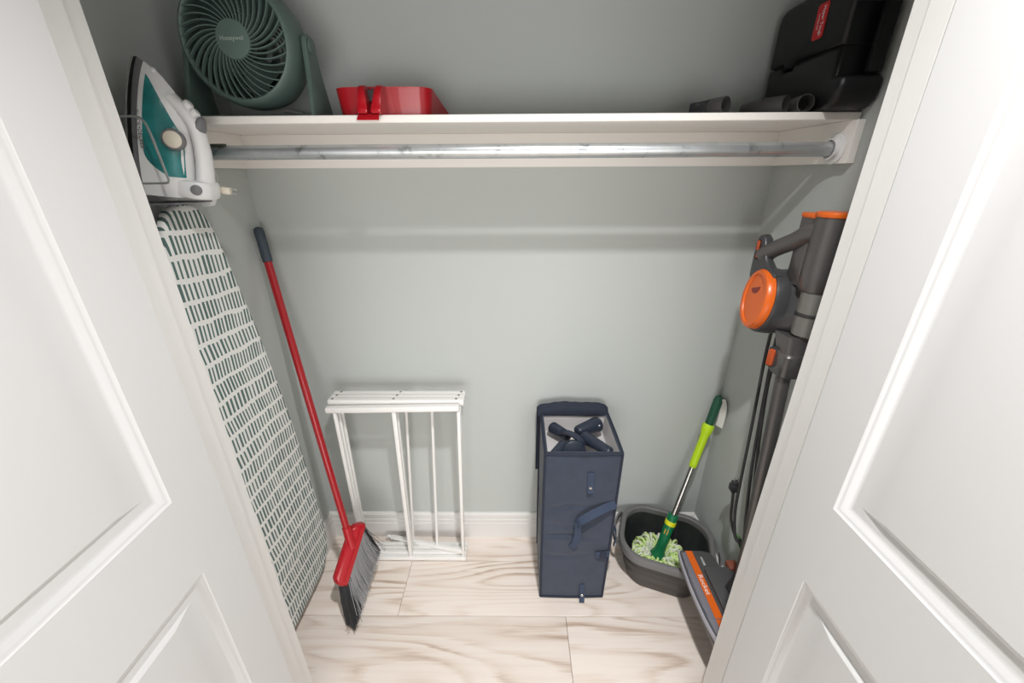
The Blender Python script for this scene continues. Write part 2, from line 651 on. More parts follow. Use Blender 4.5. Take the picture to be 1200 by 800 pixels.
# baseboards (profiled)
BP = [(0, 0), (0.013, 0), (0.013, 0.082), (0.0105, 0.085), (0.0105, 0.0875), (0.0125, 0.090), (0.0125, 0.1035), (0.0095, 0.1065), (0.0095, 0.1095), (0.0118, 0.112), (0.0118, 0.130), (0.006, 0.138), (0, 0.139)]


def baseboard(name, a, b, inward):
    bm = bm_new()
    a, b, n = V(a), V(b), V(inward)
    rings = [[p + n * d + V((0, 0, z)) for d, z in BP] for p in (a, b)]
    loft(bm, rings)
    struct(name, bm, TRIM, sharp=20)


baseboard('baseboard_back', (XL, YB, 0), (XR, YB, 0), (0, -1, 0))
baseboard('baseboard_left', (XL, Y1, 0), (XL, YB - 0.0135, 0), (1, 0, 0))
baseboard('baseboard_right', (XR, YB - 0.0135, 0), (XR, Y1, 0), (-1, 0, 0))

# jambs with door stops, head jamb, casing
bm = bm_new()
box(bm, JL - 0.02, JL, Y0, Y1, 0, ZH + 0.02, 0.0015, 1)
box(bm, JL - 0.005, JL + 0.010, 0.642, 0.680, 0, ZH, 0.001, 1)
struct('trim_1', bm, TRIM)
bm = bm_new()
box(bm, JR, JR + 0.02, Y0, Y1, 0, ZH + 0.02, 0.0015, 1)
box(bm, JR - 0.010, JR + 0.005, 0.642, 0.680, 0, ZH, 0.001, 1)
struct('trim_2', bm, TRIM)
bm = bm_new()
box(bm, JL, JR, Y0, Y1, ZH, ZH + 0.02)
box(bm, JL, JR, 0.642, 0.680, ZH - 0.010, ZH)
struct('trim_3', bm, TRIM)
for k, (x0, x1) in enumerate(((JL - 0.075, JL - 0.006), (JR + 0.006, JR + 0.075))):
    bm = bm_new(); box(bm, x0, x1, Y0 - 0.014, Y0, 0, ZH + 0.075, 0.003, 1); struct('trim_%d' % (4 + k), bm, TRIM)
bm = bm_new(); box(bm, JL - 0.006, JR + 0.006, Y0 - 0.014, Y0, ZH + 0.006, ZH + 0.075, 0.003, 1); struct('trim_6', bm, TRIM)


def make_door(name, xf, s, yh):
    """Moulded two-panel door standing open at 90 degrees. xf: face towards the opening, s: +1 when the face looks to +x."""
    T = 0.035
    W = 0.598
    y1, y0 = yh, yh - W
    z0, z1 = 0.010, ZH - 0.006
    xb = xf - s * T

    def bx(b, ya, yb, za, zb, d=0.0):
        box(b, min(xf, xb) + d, max(xf, xb) - d, ya, yb, za, zb)
    ST = 0.098
    panels = [(y0 + ST, y1 - ST, 1.000, z1 - 0.11), (y0 + ST, y1 - ST, 0.22, 0.825)]
    bm = bm_new()
    bx(bm, y1 - ST, y1, z0, z1)
    bx(bm, y0, y0 + ST, z0, z1)
    bx(bm, y0 + ST, y1 - ST, z0, 0.22)
    bx(bm, y0 + ST, y1 - ST, 0.825, 1.000)
    bx(bm, y0 + ST, y1 - ST, z1 - 0.11, z1)
    d = struct(name, bm, DOOR)
    for (ya, yb, za, zb) in panels:
        # moulding frame (ogee) and raised panel on both faces
        mb = bm_new()
        pb = bm_new()
        og = [(0.0, 0.0), (0.0025, 0.0022), (0.006, 0.0028), (0.0095, 0.0048), (0.014, 0.0085), (0.019, 0.0100), (0.022, 0.0100)]
        fld = [(0.022, 0.0100), (0.036, 0.0102, 0.033), (0.040, 0.0078, 0.055), (0.046, 0.0050, 0.080)]
        for face, sg in ((xf, s), (xb, -s)):
            def ring(ins, dep, iy=None):
                x = face - sg * dep
                iy = ins if iy is None else iy
                return [(x, ya + iy, za + ins), (x, yb - iy, za + ins), (x, yb - iy, zb - ins), (x, ya + iy, zb - ins)]
            loft(mb, [ring(*q) for q in og], caps=False)
            loft(pb, [ring(*q) for q in fld], caps=False)
            q = [pb.verts.new(p) for p in ring(0.046, 0.0050, 0.080)]
            pb.faces.new(q if sg > 0 else q[::-1])
        obj('moulding', mb, DOOR, d, sharp=50)
        obj('panel', pb, DOOR, d, sharp=12)
    return d


make_door('door_1', -0.600, 1, 0.620)
make_door('door_2', 0.537, -1, 0.611)

# ------------------------------------------------------------------ shelf and rod
t = thing('closet_shelf', 'long white wall shelf on cleats above the hanging rod', 'shelf', (0, 1.2, 1.6345))
bm = bm_new(); box(bm, XL + 0.001, XR - 0.001, 1.040, YB - 0.0005, 1.6345, 1.651, 0.0015, 1); obj('board', bm, SHELF, t)
bm = bm_new(); box(bm, XL + 0.0005, XR - 0.0005, YB - 0.019, YB - 0.0003, 1.543, 1.6343, 0.001, 1); obj('cleat', bm, SHELF, t)
bm = bm_new(); box(bm, XL + 0.0003, XL + 0.019, 1.022, YB - 0.0193, 1.543, 1.6343, 0.001, 1); obj('cleat', bm, SHELF, t)
bm = bm_new(); box(bm, XR - 0.019, XR - 0.0003, 1.022, YB - 0.0193, 1.543, 1.6343, 0.001, 1); obj('cleat', bm, SHELF, t)

RY, RZ, RR = 1.068, 1.5755, 0.0165
t = thing('hanging_rod', 'scuffed galvanised steel clothes rod under the white shelf', 'rod', (0, RY, RZ))
bm = bm_new(); tube(bm, [(XL + 0.030, RY, RZ), (0, RY, RZ), (XR - 0.030, RY, RZ)], RR, 24); obj('rod_tube', bm, GALV, t)
for x, sg in ((XL + 0.019, 1), (XR - 0.019, -1)):
    bm = bm_new()
    M = axis_frame((x + sg * 0.0003, RY, RZ), (sg, 0, 0))
    lathe(bm, [(0.0001, 0.0), (0.033, 0.0), (0.034, 0.003), (0.031, 0.005), (0.025, 0.006), (0.024, 0.016), (0.0205, 0.016), (0.0198, 0.009), (0.0001, 0.009)], M, 28, caps=False)
    obj('rod_socket', bm, WPLAST, t, sharp=40)
bm = bm_new(); box(bm, -0.742, -0.700, RY - 0.014, RY - 0.004, RZ + 0.0135, RZ + 0.019, 0.001, 1); obj('tape_scrap', bm, TAG_D, t)

# ------------------------------------------------------------------ folded drying rack against the back wall
def rail(bm, a, b, wy, hz):
    a, b = V(a), V(b)
    d = (b - a).normalized()
    M = frame(a, d, (0, 1, 0) if abs(d.y) < 0.9 else (1, 0, 0))
    box(bm, 0, (b - a).length, -wy / 2, wy / 2, -hz / 2, hz / 2, min(wy, hz) * 0.22, 2, M)


t = thing('folding_rack', 'white folding metal rack standing closed against the back wall', 'rack', (-0.42, 1.22, 0))
leaves = [  # yb (bottom), yt (top), z of bottom rail, z of top rail, tilt
    (1.2015, 1.1750, 0.011, 0.7745, 0.008, True),
    (1.2190, 1.2010, 0.021, 0.788, 0.0, True),
    (1.2380, 1.2250, 0.021, 0.788, 0.0, True),
    (1.2570, 1.2490, 0.021, 0.788, 0.0, False),
]
for i, (yb, yt, zb, zt, tl, full) in enumerate(leaves):
    x0, x1 = -0.662, -0.196
    xb0, xb1 = -0.664, -0.214
    bm = bm_new(); rail(bm, (x0, yt, zt - tl * 0.4), (x1 + 0.014 * (i > 0), yt, zt + tl * 0.6), 0.0225, 0.022); obj('top_rail', bm, RACKW, t)
    bm = bm_new(); rail(bm, (xb0, yb, zb + tl * 0.3), (xb1, yb, zb), 0.0180, 0.020); obj('bottom_rail', bm, RACKW, t)
    for j, (xt, xb) in enumerate(((-0.634, -0.650), (-0.426, -0.450), (-0.200, -0.226))):
        if (j == 2 and i == 2) or (i == 2 and j == 1) or (i == 3):
            continue
        bm = bm_new()
        rail(bm, (xb, yb, zb + 0.009), (xt, yt, zt - 0.010), 0.012, 0.012 if j != 1 else 0.015)
        obj('upright', bm, RACKW, t)
    if i:
        for xs_ in (-0.640, -0.424, -0.204):
            bm = bm_new()
            lathe(bm, [(0.0045, 0.0), (0.0045, 0.0008), (0.003, 0.0016)], Mx.Translation((xs_ + 0.006 * i - 0.012, yt, zt + 0.0108)), 10)
            obj('screw', bm, SCREW, t)
# the loosely swung inner leaf
A0, A1 = V((-0.560, 1.288, 0.030)), V((-0.222, 1.205, 0.046))
bm = bm_new(); rail(bm, A0, A1, 0.018, 0.020); obj('bottom_rail', bm, RACKW, t)
bm = bm_new()
tube(bm, spline([A0 + V((0.004, 0, 0.0)), A0 + V((-0.010, 0.0025, 0.006)), A0 + V((-0.018, 0.0045, -0.002)), A0 + V((-0.016, 0.004, -0.012))], 5), 0.0055, 8)
obj('hook', bm, RACKW, t)
for xb, yb, xt, yt in ((-0.452, 1.261, -0.408, 1.265), (-0.342, 1.2345, -0.305, 1.2345)):
    bm = bm_new(); tube(bm, [(xb, yb, 0.045), (xt, yt, 0.775)], 0.0055, 10); obj('thin_rod', bm, RACKW, t)

# ------------------------------------------------------------------ ironing board hanging on the left wall
t = thing('ironing_board', 'tall ironing board in white cotton with green dashes along left wall', 'ironing board', (-0.775, 0.965, 0.067))
right = [(0.975, 0.067), (1.090, 0.070), (1.133, 0.088), (1.163, 0.130), (1.174, 0.190), (1.172, 0.330), (1.163, 0.500), (1.148, 0.719), (1.125, 0.920), (1.096, 1.117), (1.067, 1.270), (1.046, 1.370), (1.028, 1.425), (1.000, 1.455), (0.960, 1.4665)]
sp = [(p.x, p.y) for p in spline([(a, b, 0) for a, b in right], 4)]
cy_ = lambda z: 0.975 - 0.015 * (z - 0.067) / 1.4
out = sp + [(2 * cy_(z) - y, z) for y, z in sp[::-1][1:-1]]


def board_ring(ins, x):
    n = len(out)
    r = []
    for i in range(n):
        a, p, c = V(out[i - 1]), V(out[i]), V(out[(i + 1) % n])
        tt = (c - a).normalized()
        q = p + V((-tt.y, tt.x)) * ins
        r.append((x, q.x, q.y))
    return r


bm = bm_new()
R = loft(bm, [board_ring(0.030, -0.7905), board_ring(0.004, -0.7905), board_ring(0.0, -0.787), board_ring(0.0, -0.778), board_ring(0.002, -0.7725), board_ring(0.007, -0.7695), board_ring(0.02, -0.7685)], caps=False)
bm.faces.new(R[-1])
obj('cover', bm, COVER, t, sharp=60)
bm = bm_new()
R = loft(bm, [board_ring(0.022, -0.792), board_ring(0.022, -0.7908)])
obj('board_top', bm, IGREY, t)
for sgn in (-1, 1):
    bm = bm_new()
    tube(bm, spline([(-0.803, 0.965 + sgn * 0.02, 1.28), (-0.803, 0.968 + sgn * 0.03, 0.8), (-0.803, 0.97 + sgn * 0.05, 0.3), (-0.803, 0.972 + sgn * 0.09, 0.17)], 5), 0.0105, 10)
    obj('leg', bm, IGREY, t)

# wall holder that carries board and iron
t = thing('iron_holder', 'white wall holder with chrome wire loop carrying the steam iron', 'wall holder', (-0.81, 0.95, 1.45))
bm = bm_new()
prism(bm, rrect(0.15, 0.15, 0.02, 4, 0.94, 1.465), 0, 0.012, frame((XL + 0.0005, 0, 0), (0, 1, 0), (0, 0, 1)), 0.002)
obj('wall_plate', bm, WPLAST, t)
bm = bm_new()
box(bm, XL + 0.011, -0.715, 0.872, 0.985, 1.4675, 1.4705, 0.001, 1)
obj('tray', bm, IGREY, t)
for yy_ in (1.024,):
    bm = bm_new()
    side = [(XL + 0.011, 1.506), (-0.790, 1.518), (-0.757, 1.528), (-0.744, 1.522), (-0.736, 1.506), (-0.737, 1.470), (-0.746, 1.456), (-0.764, 1.454), (-0.774, 1.464), (-0.780, 1.480), (XL + 0.011, 1.484)]
    prism(bm, [(x, z) for x, z in side], -0.010, 0.010, frame((0, yy_, 0), (1, 0, 0), (0, 0, 1)), 0.003)
    obj('hook_arm', bm, WPLAST, t)
for yy_ in (0.860, 1.000):
    bm = bm_new()
    tube(bm, spline([(XL + 0.004, yy_, 1.6295), (-0.76, yy_, 1.6295), (-0.728, yy_, 1.629), (-0.715, yy_, 1.622), (-0.709, yy_, 1.600), (-0.703, yy_, 1.530), (-0.702, yy_, 1.516), (-0.708, yy_, 1.511), (-0.730, yy_, 1.5105), (XL + 0.004, yy_, 1.5095)], 4), 0.0022, 8)
    obj('wire_loop', bm, CHROME, t)

# ------------------------------------------------------------------ steam iron
IX, IY, IZ = -0.757, 0.930, 1.4750
t = thing('steam_iron', 'white steam iron with teal water tank standing nose up', 'iron', (IX, IY, IZ))
SEC = [(0.0, 0.0660, 0.256), (0.008, 0.0670, 0.258), (0.022, 0.065, 0.250), (0.046, 0.058, 0.234), (0.068, 0.048, 0.206), (0.082, 0.035, 0.178), (0.089, 0.020, 0.160)]


def isec(h):
    for (h0, w0, s0), (h1, w1, s1) in zip(SEC, SEC[1:]):
        if h <= h1:
            f = (h - h0) / (h1 - h0)
            return w0 + (w1 - w0) * f, s0 + (s1 - s0) * f
    return SEC[-1][1:]


def iw(s, h):
    W_, st = isec(h)
    u = min(max(s / st, 0), 1)
    return W_ * (1 - u ** 2.1) ** 0.85 * (0.93 + 0.07 * min(1, s / 0.03))


def IP(h, s, y):
    return V((IX + h, IY + y, IZ + s))


def iring(h, k=1.0, ds=0.0, n=22):
    W_, st = isec(h)
    lo = [(st * (1 - (1 - i / n) ** 1.6)) for i in range(n + 1)]
    pts = [IP(h, s + ds, -iw(s, h) * k) for s in lo] + [IP(h, s + ds, iw(s, h) * k) for s in lo[::-1][1:]]
    return pts


bm = bm_new(); loft(bm, [iring(0.0, 0.97), iring(0.0015, 1.0), iring(0.0042, 1.0)]); obj('soleplate', bm, STEEL, t)
bm = bm_new(); loft(bm, [iring(0.0042, 0.99), iring(0.0095, 0.99)]); obj('sole_rim', bm, BLACK, t)
bm = bm_new(); loft(bm, [iring(0.0095, 0.95), iring(0.0105, 0.965), iring(0.019, 0.965), iring(0.020, 0.95)]); obj('heat_shield', bm, IGREY, t)
bm = bm_new(); loft(bm, [iring(h) for h in (0.020, 0.022, 0.03, 0.04, 0.05, 0.06, 0.068, 0.075, 0.082, 0.086, 0.089)]); obj('body', bm, WPLAST, t, sharp=50)
for sg in (-1, 1):
    bm = bm_new()
    rows = []
    N = 26
    for i in range(N + 1):
        s = 0.042 + (0.228 - 0.042) * i / N
        f = i / N
        lo = 0.0285 + 0.034 * max(0, (0.24 - f) / 0.24) ** 2.0 - 0.001 * f
        if s > 0.12:
            hi = 0.0285 + 0.0560 * ((0.228 - s) / 0.108) ** 0.9
        else:
            hi = 0.0845
        hi = max(hi, lo + 0.0004)
        rows.append([IP(lo + (hi - lo) * j / 8, s, sg * (iw(s, lo + (hi - lo) * j / 8) + 0.0009)) for j in range(9)])
    loft(bm, rows, caps=False, closed=False)
    obj('water_tank', bm, TEAL, t)
bm = bm_new()
prof = spline([(0.060, 0.194, 0), (0.080, 0.174, 0), (0.098, 0.148, 0), (0.1065, 0.112, 0), (0.1085, 0.070, 0), (0.105, 0.025, 0), (0.098, 0.010, 0)], 5)
rings = []
for i, p in enumerate(prof):
    a, b = prof[max(i - 1, 0)], prof[min(i + 1, len(prof) - 1)]
    tt = (b - a).normalized()
    nn = V((-tt.y, tt.x, 0))
    f = i / (len(prof) - 1)
    rh = 0.0125 + 0.006 * f ** 2
    rw = 0.0185 + 0.010 * f ** 3
    rings.append([IP(p.x + nn.x * rh * math.cos(2 * PI * k / 16), p.y + nn.y * rh * math.cos(2 * PI * k / 16), rw * math.sin(2 * PI * k / 16)) for k in range(16)])
loft(bm, rings)
obj('handle', bm, WPLAST, t, sharp=50)
bm = bm_new()
prism(bm, rrect(0.124, 0.086, 0.030, 6, 0.062, 0.0), 0.0, 0.038, frame((IX, IY, IZ), (1, 0, 0), (0, 1, 0)), 0.008)
obj('heel', bm, WPLAST, t)
bm = bm_new(); ball(bm, IP(0.1085, 0.146, 0), 0.0165, 0.62, 0.95, 1.35, axis_frame((0, 0, 0), (0, 0, 1)) @ Mx.Rotation(math.radians(-14), 4, 'Y')); obj('grip_tip', bm, IGREY, t)
bm = bm_new(); lathe(bm, [(0.0105, -0.001), (0.0105, 0.0015), (0.008, 0.003)], axis_frame(IP(0.106, 0.021, -0.0405), (0.35, -1, 0)), 20); obj('heel_button', bm, IGREY, t)
bm = bm_new(); lathe(bm, [(0.020, -0.004), (0.021, 0.004), (0.0195, 0.0075), (0.0165, 0.008)], axis_frame(IP(0.077, 0.115, -0.040), (0.15, -1, 0)), 28); dial = obj('temperature_dial', bm, IGREY, t)
bm = bm_new(); lathe(bm, [(0.016, 0.0075), (0.016, 0.0095), (0.0145, 0.0105)], axis_frame(IP(0.077, 0.115, -0.040), (0.15, -1, 0)), 28); obj('dial_face', bm, CREAM, dial)
bm = bm_new(); ball(bm, IP(0.034, 0.236, 0), 0.0062, 1.2, 0.9, 1.2); obj('spray_nozzle', bm, WPLAST, t)
for hh, ss in ((0.090, 0.186), (0.101, 0.172)):
    bm = bm_new(); lathe(bm, [(0.0095, -0.004), (0.0095, 0.004), (0.007, 0.0062)], axis_frame(IP(hh, ss, 0), (0.75, 0, 0.66)), 18); obj('steam_button', bm, WPLAST, t)
Mt = frame(IP(0.0275, 0.100, -0.0545), (0, 0, -1), (1, 0, 0))
# lettering reads down the skirt, on the side facing the room
text('lettering', 'BLACK+DECKER', 0.0095, frame(IP(0.0290, 0.125, -0.0605), (0.0, 0.0, -1), (1, 0, 0)), DPRINT, t)
bm = bm_new(); box(bm, -0.6435, -0.6220, 0.967, 0.983, 1.4865, 1.5025, 0.003, 2); pl = obj('plug', bm, CREAM, t)
bm = bm_new(); tube(bm, spline([(-0.690, 0.975, 1.4945), (-0.665, 0.975, 1.4945), (-0.643, 0.975, 1.4945)], 3), [0.0035] * 4 + [0.005] * 3, 8); obj('cord', bm, CREAM, t)
for dz in (-0.005, 0.005):
    bm = bm_new(); box(bm, -0.6225, -0.6080, 0.9735, 0.9765, 1.4945 + dz - 0.001, 1.4945 + dz + 0.001); obj('prong', bm, STEEL, pl)

# resting on its heel, leaning nose outwards by a few degrees
t.rotation_euler = (0, math.radians(9), math.radians(9))
t.location = (-0.804, 0.935, 1.4915)

# ------------------------------------------------------------------ fan on the shelf
F = V((-0.634, 1.080, 1.806))
t = thing('table_fan', 'sage green round table fan on the left end of the shelf', 'fan', (F.x, 1.14, 1.651))
MF = frame(F, (1, 0, 0), (0, 0, 1))
bm = bm_new()
lathe(bm, [(0.1125, -0.012), (0.1135, -0.002), (0.1175, 0.001), (0.1225, -0.0015), (0.1275, -0.012), (0.1315, -0.035), (0.1320, -0.062), (0.1270, -0.090), (0.1150, -0.112), (0.1040, -0.120), (0.1020, -0.118), (0.1120, -0.104), (0.1190, -0.085), (0.1200, -0.050), (0.1150, -0.030), (0.1125, -0.012)], MF, 56, caps=False)
obj('housing', bm, FANG, t, sharp=50)
bm = bm_new(); lathe(bm, [(0.0375, -0.007), (0.039, 0.000), (0.0375, 0.0035), (0.030, 0.0052), (0.0001, 0.0062)], MF, 36, caps=False)
gr = obj('grille_hub', bm, FANG, t)
text('lettering', 'Honeywell', 0.0125, MF @ Mx.Translation((0, 0.001, 0.0064)), LPRINT, gr)
sp0 = None
NS = 36
for k in range(NS):
    R_ = MF @ Mx.Rotation(2 * PI * k / NS, 4, 'Z')
    if sp0 is None:
        bm = bm_new()
        pts = []
        for i in range(9):
            u = i / 8
            r = 0.036 + (0.1165 - 0.036) * u
            th = 0.66 * u ** 0.85
            pts.append(R_ @ V((r * math.cos(th), r * math.sin(th), -0.001 - 0.003 * u)))
        ribbon(bm, pts, (0, -1, 0), 0.0085, 0.0023)
        sp0 = obj('spoke', bm, FANG, gr)
    else:
        o = sp0.copy()
        COL.objects.link(o)
        o.parent = gr
        L_ = Mx.Translation(ROOT['table_fan'].translation)
        Wm = MF @ Mx.Rotation(2 * PI * k / NS, 4, 'Z') @ MF.inverted()
        o.matrix_basis = L_.inverted() @ Wm @ L_
bm = bm_new()
for q in range(3):
    rows = []
    for i in range(7):
        u = i / 6
        r = 0.028 + 0.080 * u
        rows.append([MF @ V((r * math.cos(a + q * 2 * PI / 3 + 0.5 * u), r * math.sin(a + q * 2 * PI / 3 + 0.5 * u), -0.045 - 0.030 * (a / 1.5))) for a in [j * (1.15 + 0.35 * u) / 6 for j in range(7)]])
    rows2 = [[p + V((0, 0.0022, 0)) for p in r] for r in rows]
    loft(bm, [a + b[::-1] for a, b in zip(rows, rows2)])
lathe(bm, [(0.030, -0.078), (0.030, -0.040), (0.024, -0.034)], MF, 24)
obj('blades', bm, FAND, t, sharp=40)
bm = bm_new()
lathe(bm, [(0.040, -0.118), (0.040, -0.085), (0.032, -0.080)], MF, 24)
for r in [0.050 + 0.0085 * i for i in range(7)]:
    pts = [MF @ V((r * math.cos(2 * PI * k / 40), r * math.sin(2 * PI * k / 40), -0.116)) for k in range(41)]
    tube(bm, pts, 0.0024, 6, caps=False)
for k in range(10):
    a = 2 * PI * k / 10
    tube(bm, [MF @ V((0.038 * math.cos(a), 0.038 * math.sin(a), -0.1175)), MF @ V((0.106 * math.cos(a), 0.106 * math.sin(a), -0.1175))], 0.003, 6)
obj('rear_grille', bm, FAND, t)
for sg in (-1, 1):
    bm = bm_new()
    yz = [(1.076, 1.6555), (1.194, 1.6555), (1.180, 1.700), (1.166, 1.760), (1.160, 1.808)]
    arc = [(1.138 + 0.022 * math.cos(a), 1.808 + 0.022 * math.sin(a)) for a in [PI * i / 8 for i in range(1, 8)]]
    yz += arc + [(1.116, 1.808), (1.106, 1.760), (1.090, 1.700)]
    x0 = F.x + sg * 0.1345
    rings = []
    for dx in (0, sg * 0.002, sg * 0.010, sg * 0.012):
        k = 1.0 if dx in (sg * 0.002, sg * 0.010) else 0.94
        rings.append([(x0 + dx + sg * 0.010 * (1.808 - z) / 0.15, 1.136 + (y - 1.136) * k, z if z < 1.66 else 1.72 + (z - 1.72) * (0.985 if k < 1 else 1)) for y, z in yz])
    loft(bm, rings)
    obj('stand_arm', bm, FANG, t, sharp=40)
    bm = bm_new(); lathe(bm, [(0.0165, 0.0), (0.0165, 0.003), (0.012, 0.0045)], axis_frame((F.x + sg * 0.1470, 1.138, 1.806), (sg, 0, 0)), 24); obj('pivot_knob', bm, FANG, t)
    bm = bm_new(); lathe(bm, [(0.012, -0.006), (0.012, 0.006)], axis_frame((F.x + sg * 0.1325, 1.138, 1.806), (sg, 0, 0)), 16); obj('pivot_pin', bm, FAND, t)
bm = bm_new()
prism(bm, rrect(0.308, 0.118, 0.018, 5, F.x, 1.135), 1.6512, 1.6575, Mx.Identity(4), 0.0025)
obj('base_plate', bm, FANG, t)
bm = bm_new()
for q in range(5):
    ph = q * 0.9
    pts = [(F.x + 0.012 + (0.052 - 0.003 * q) * math.cos(2 * PI * i / 24 + ph), 1.228 + 0.016 * math.sin(2 * PI * i / 24 + ph), 1.6555 + 0.0062 * q + 0.003 * math.sin(3 * 2 * PI * i / 24 + q)) for i in range(22)]
    tube(bm, pts, 0.0032, 7)
obj('cord', bm, mat('pale_cord', (0.42, 0.42, 0.41), 0.6), t)

# ------------------------------------------------------------------ red dustpan on the shelf
t = thing('dustpan', 'glossy red dustpan lying on shelf with handle over the front edge', 'dustpan', (-0.32, 1.15, 1.651))
bx0, bx1, yb_, yf_ = -0.425, -0.208, 1.092, 1.300
path = [(bx0 - 0.012, yf_), (bx0 - 0.006, 1.200), (bx0, 1.130)]
path += [(bx0 + 0.028 - 0.028 * math.cos(a), yb_ + 0.028 - 0.028 * math.sin(a)) for a in [PI / 2 * i / 5 for i in range(0, 6)]]
path += [(bx0 + (bx1 - bx0) * f, yb_ - 0.003 * math.sin(PI * f)) for f in (0.25, 0.5, 0.75)]
path += [(bx1 - 0.028 + 0.028 * math.sin(a), yb_ + 0.028 - 0.028 * math.cos(a)) for a in [PI / 2 * i / 5 for i in range(0, 6)]]
path += [(bx1, 1.130), (bx1 + 0.014, 1.200), (bx1 + 0.036, yf_)]
path = [p for i, p in enumerate(path) if i == 0 or (V(p) - V(path[i - 1])).length > 1e-4]
bm = bm_new()
rows = []
for i, (x, y) in enumerate(path):
    a, b = V(path[max(i - 1, 0)]), V(path[min(i + 1, len(path) - 1)])
    tt = (b - a).normalized()
    nn = V((tt.y, -tt.x))   # outward
    f = min(1, max(0, (yf_ - y) / (yf_ - 1.125)))
    h = 0.006 + 0.056 * f
    o = 0.008 * f
    T_ = 0.0024
    rows.append([(x, y, 1.6514), (x + nn.x * o, y + nn.y * o, 1.6514 + h), (x + nn.x * (o - T_), y + nn.y * (o - T_), 1.6514 + h + 0.0006), (x - nn.x * T_, y - nn.y * T_, 1.654)])
loft(bm, rows)
fl = [bm.verts.new((x, y, 1.6516)) for x, y in path]
fl2 = [bm.verts.new((x, y, 1.6538)) for x, y in path]
bm.faces.new(fl[::-1]); bm.faces.new(fl2)
obj('pan', bm, REDP, t, sharp=50)
HX = -0.331
bm = bm_new()
rows = []
for y, z, w_ in ((1.096, 1.6555, 0.050), (1.070, 1.6550, 0.048), (1.045, 1.6545, 0.047), (1.030, 1.6530, 0.047), (1.018, 1.6480, 0.048), (1.010, 1.6400, 0.050)):
    rows.append([(HX - w_ / 2, y, z), (HX + w_ / 2, y, z), (HX + w_ / 2, y - 0.002, z - 0.003), (HX - w_ / 2, y - 0.002, z - 0.003)])
loft(bm, rows)
hd = obj('handle', bm, REDP, t)
for sg in (-1, 1):
    bm = bm_new()
    yz = spline([(1.100, 1.655, 0), (1.100, 1.708, 0), (1.080, 1.713, 0), (1.060, 1.713, 0), (1.046, 1.7075, 0), (1.036, 1.690, 0), (1.028, 1.670, 0), (1.020, 1.652, 0), (1.050, 1.6535, 0)], 3)
    cx = HX + sg * 0.0195
    rings = []
    for dx in (-0.0075, -0.005, 0.005, 0.0075):
        kk = 0.95 if abs(dx) > 0.006 else 1.0
        rings.append([(cx + dx * (1 + 0.45 * min(1, max(0, (1.705 - z)) / 0.045)) - sg * 0.0045 * min(1, max(0, (1.705 - z)) / 0.045), 1.062 + (y - 1.062) * kk, 1.68 + (z - 1.68) * kk) for y, z in [(p.x, p.y) for p in yz]])
    loft(bm, rings)
    obj('handle_rib', bm, REDP, hd)
bm = bm_new(); box(bm, HX - 0.0145, HX + 0.0145, 1.062, 1.092, 1.680, 1.706, 0.004, 2); obj('clip', bm, mat('dark_grey_rubber', (0.06, 0.05, 0.05), 0.45), hd)

# ------------------------------------------------------------------ three vacuum tools on the shelf
def tool(name, label, o, d, L, r, style):
    t = thing(name, label, 'vacuum tool', (o[0], o[1], 1.651), 'vacuum tools on the shelf')
    M = axis_frame(o, d)     # +z runs from the open end into the tool
    bm = bm_new()
    lathe(bm, [(r - 0.0022, 0.03), (r - 0.0018, 0.0), (r, 0.0005), (r + 0.0003, 0.003), (r * 0.99, L * 0.42), (r * 0.97, L * 0.45)] + [(0.001, L * 0.452)], M, 26, caps=False)
    obj('tube_end', bm, TOOLG, t)
    bm = bm_new()
    lathe(bm, [(0.001, 0.028), (r - 0.0023, 0.029), (r - 0.0023, 0.031)], M, 20, caps=False)
    obj('bore_shade', bm, DARK, t)  # near-black disc closing the bore, stands in for shade in the hollow
    if style == 'brush':
        bm = bm_new()
        rings = []
        for zz_, w_, h_ in ((0.46, r * 0.9, r * 0.9), (0.52, r * 0.95, r * 0.85), (0.7, r * 1.0, r * 0.80), (1.0, r * 1.0, r * 0.78)):
            pts = rrect(2 * w_, 2 * h_, min(w_, h_) * 0.5, 4)
            rings.append([M @ V((x, y, zz_ * L)) for x, y in pts])
        loft(bm, rings)
        obj('brush_body', bm, GUND, t)
        for q in range(4):
            bm = bm_new()
            a = q * PI / 2 + 0.6
            c = M @ V((r * 0.86 * math.cos(a) , r * 0.74 * math.sin(a), L * 0.74))
            ball(bm, c, 0.006, 1.4, 1.2, 0.8)
            obj('rib', bm, TOOLG, t)
    elif style == 'crevice':
        bm = bm_new()
        rings = []
        for zz_, w_, h_, dy in ((0.45, r * 0.98, r * 0.98, 0), (0.5, r * 1.03, r * 1.03, 0), (0.56, r * 1.0, r * 0.98, 0), (0.75, r * 0.95, r * 0.78, 0.0), (1.0, r * 0.90, r * 0.62, 0.0)):
            rings.append([M @ V((w_ * math.cos(2 * PI * k / 20), h_ * math.sin(2 * PI * k / 20), zz_ * L)) for k in range(20)])
        loft(bm, rings)
        obj('nozzle', bm, TOOLG, t)
    else:
        bm = bm_new()
        lathe(bm, [(r * 0.9, 0.44 * L), (r * 1.04, 0.47 * L), (r * 1.04, 0.55 * L), (r * 0.9, 0.75 * L), (r * 0.6, L)], M, 20)
        obj('nozzle', bm, TOOLG, t)
    return t


tool('dusting_brush', 'short dark vacuum brush, leftmost of the three tools on shelf', (0.487, 1.062, 1.6692), (-0.477, 0.879, 0), 0.088, 0.0178, 'brush')
tool('crevice_nozzle', 'grey tube nozzle lying sideways between brush and end-on tube', (0.626, 1.064, 1.6702), (-0.54, 0.84, 0), 0.100, 0.0185, 'crevice')
tool('round_nozzle', 'grey round tube nozzle seen end-on beside the black case', (0.6615, 1.049, 1.6702), (0.12, 0.99, 0), 0.095, 0.0185, 'round')

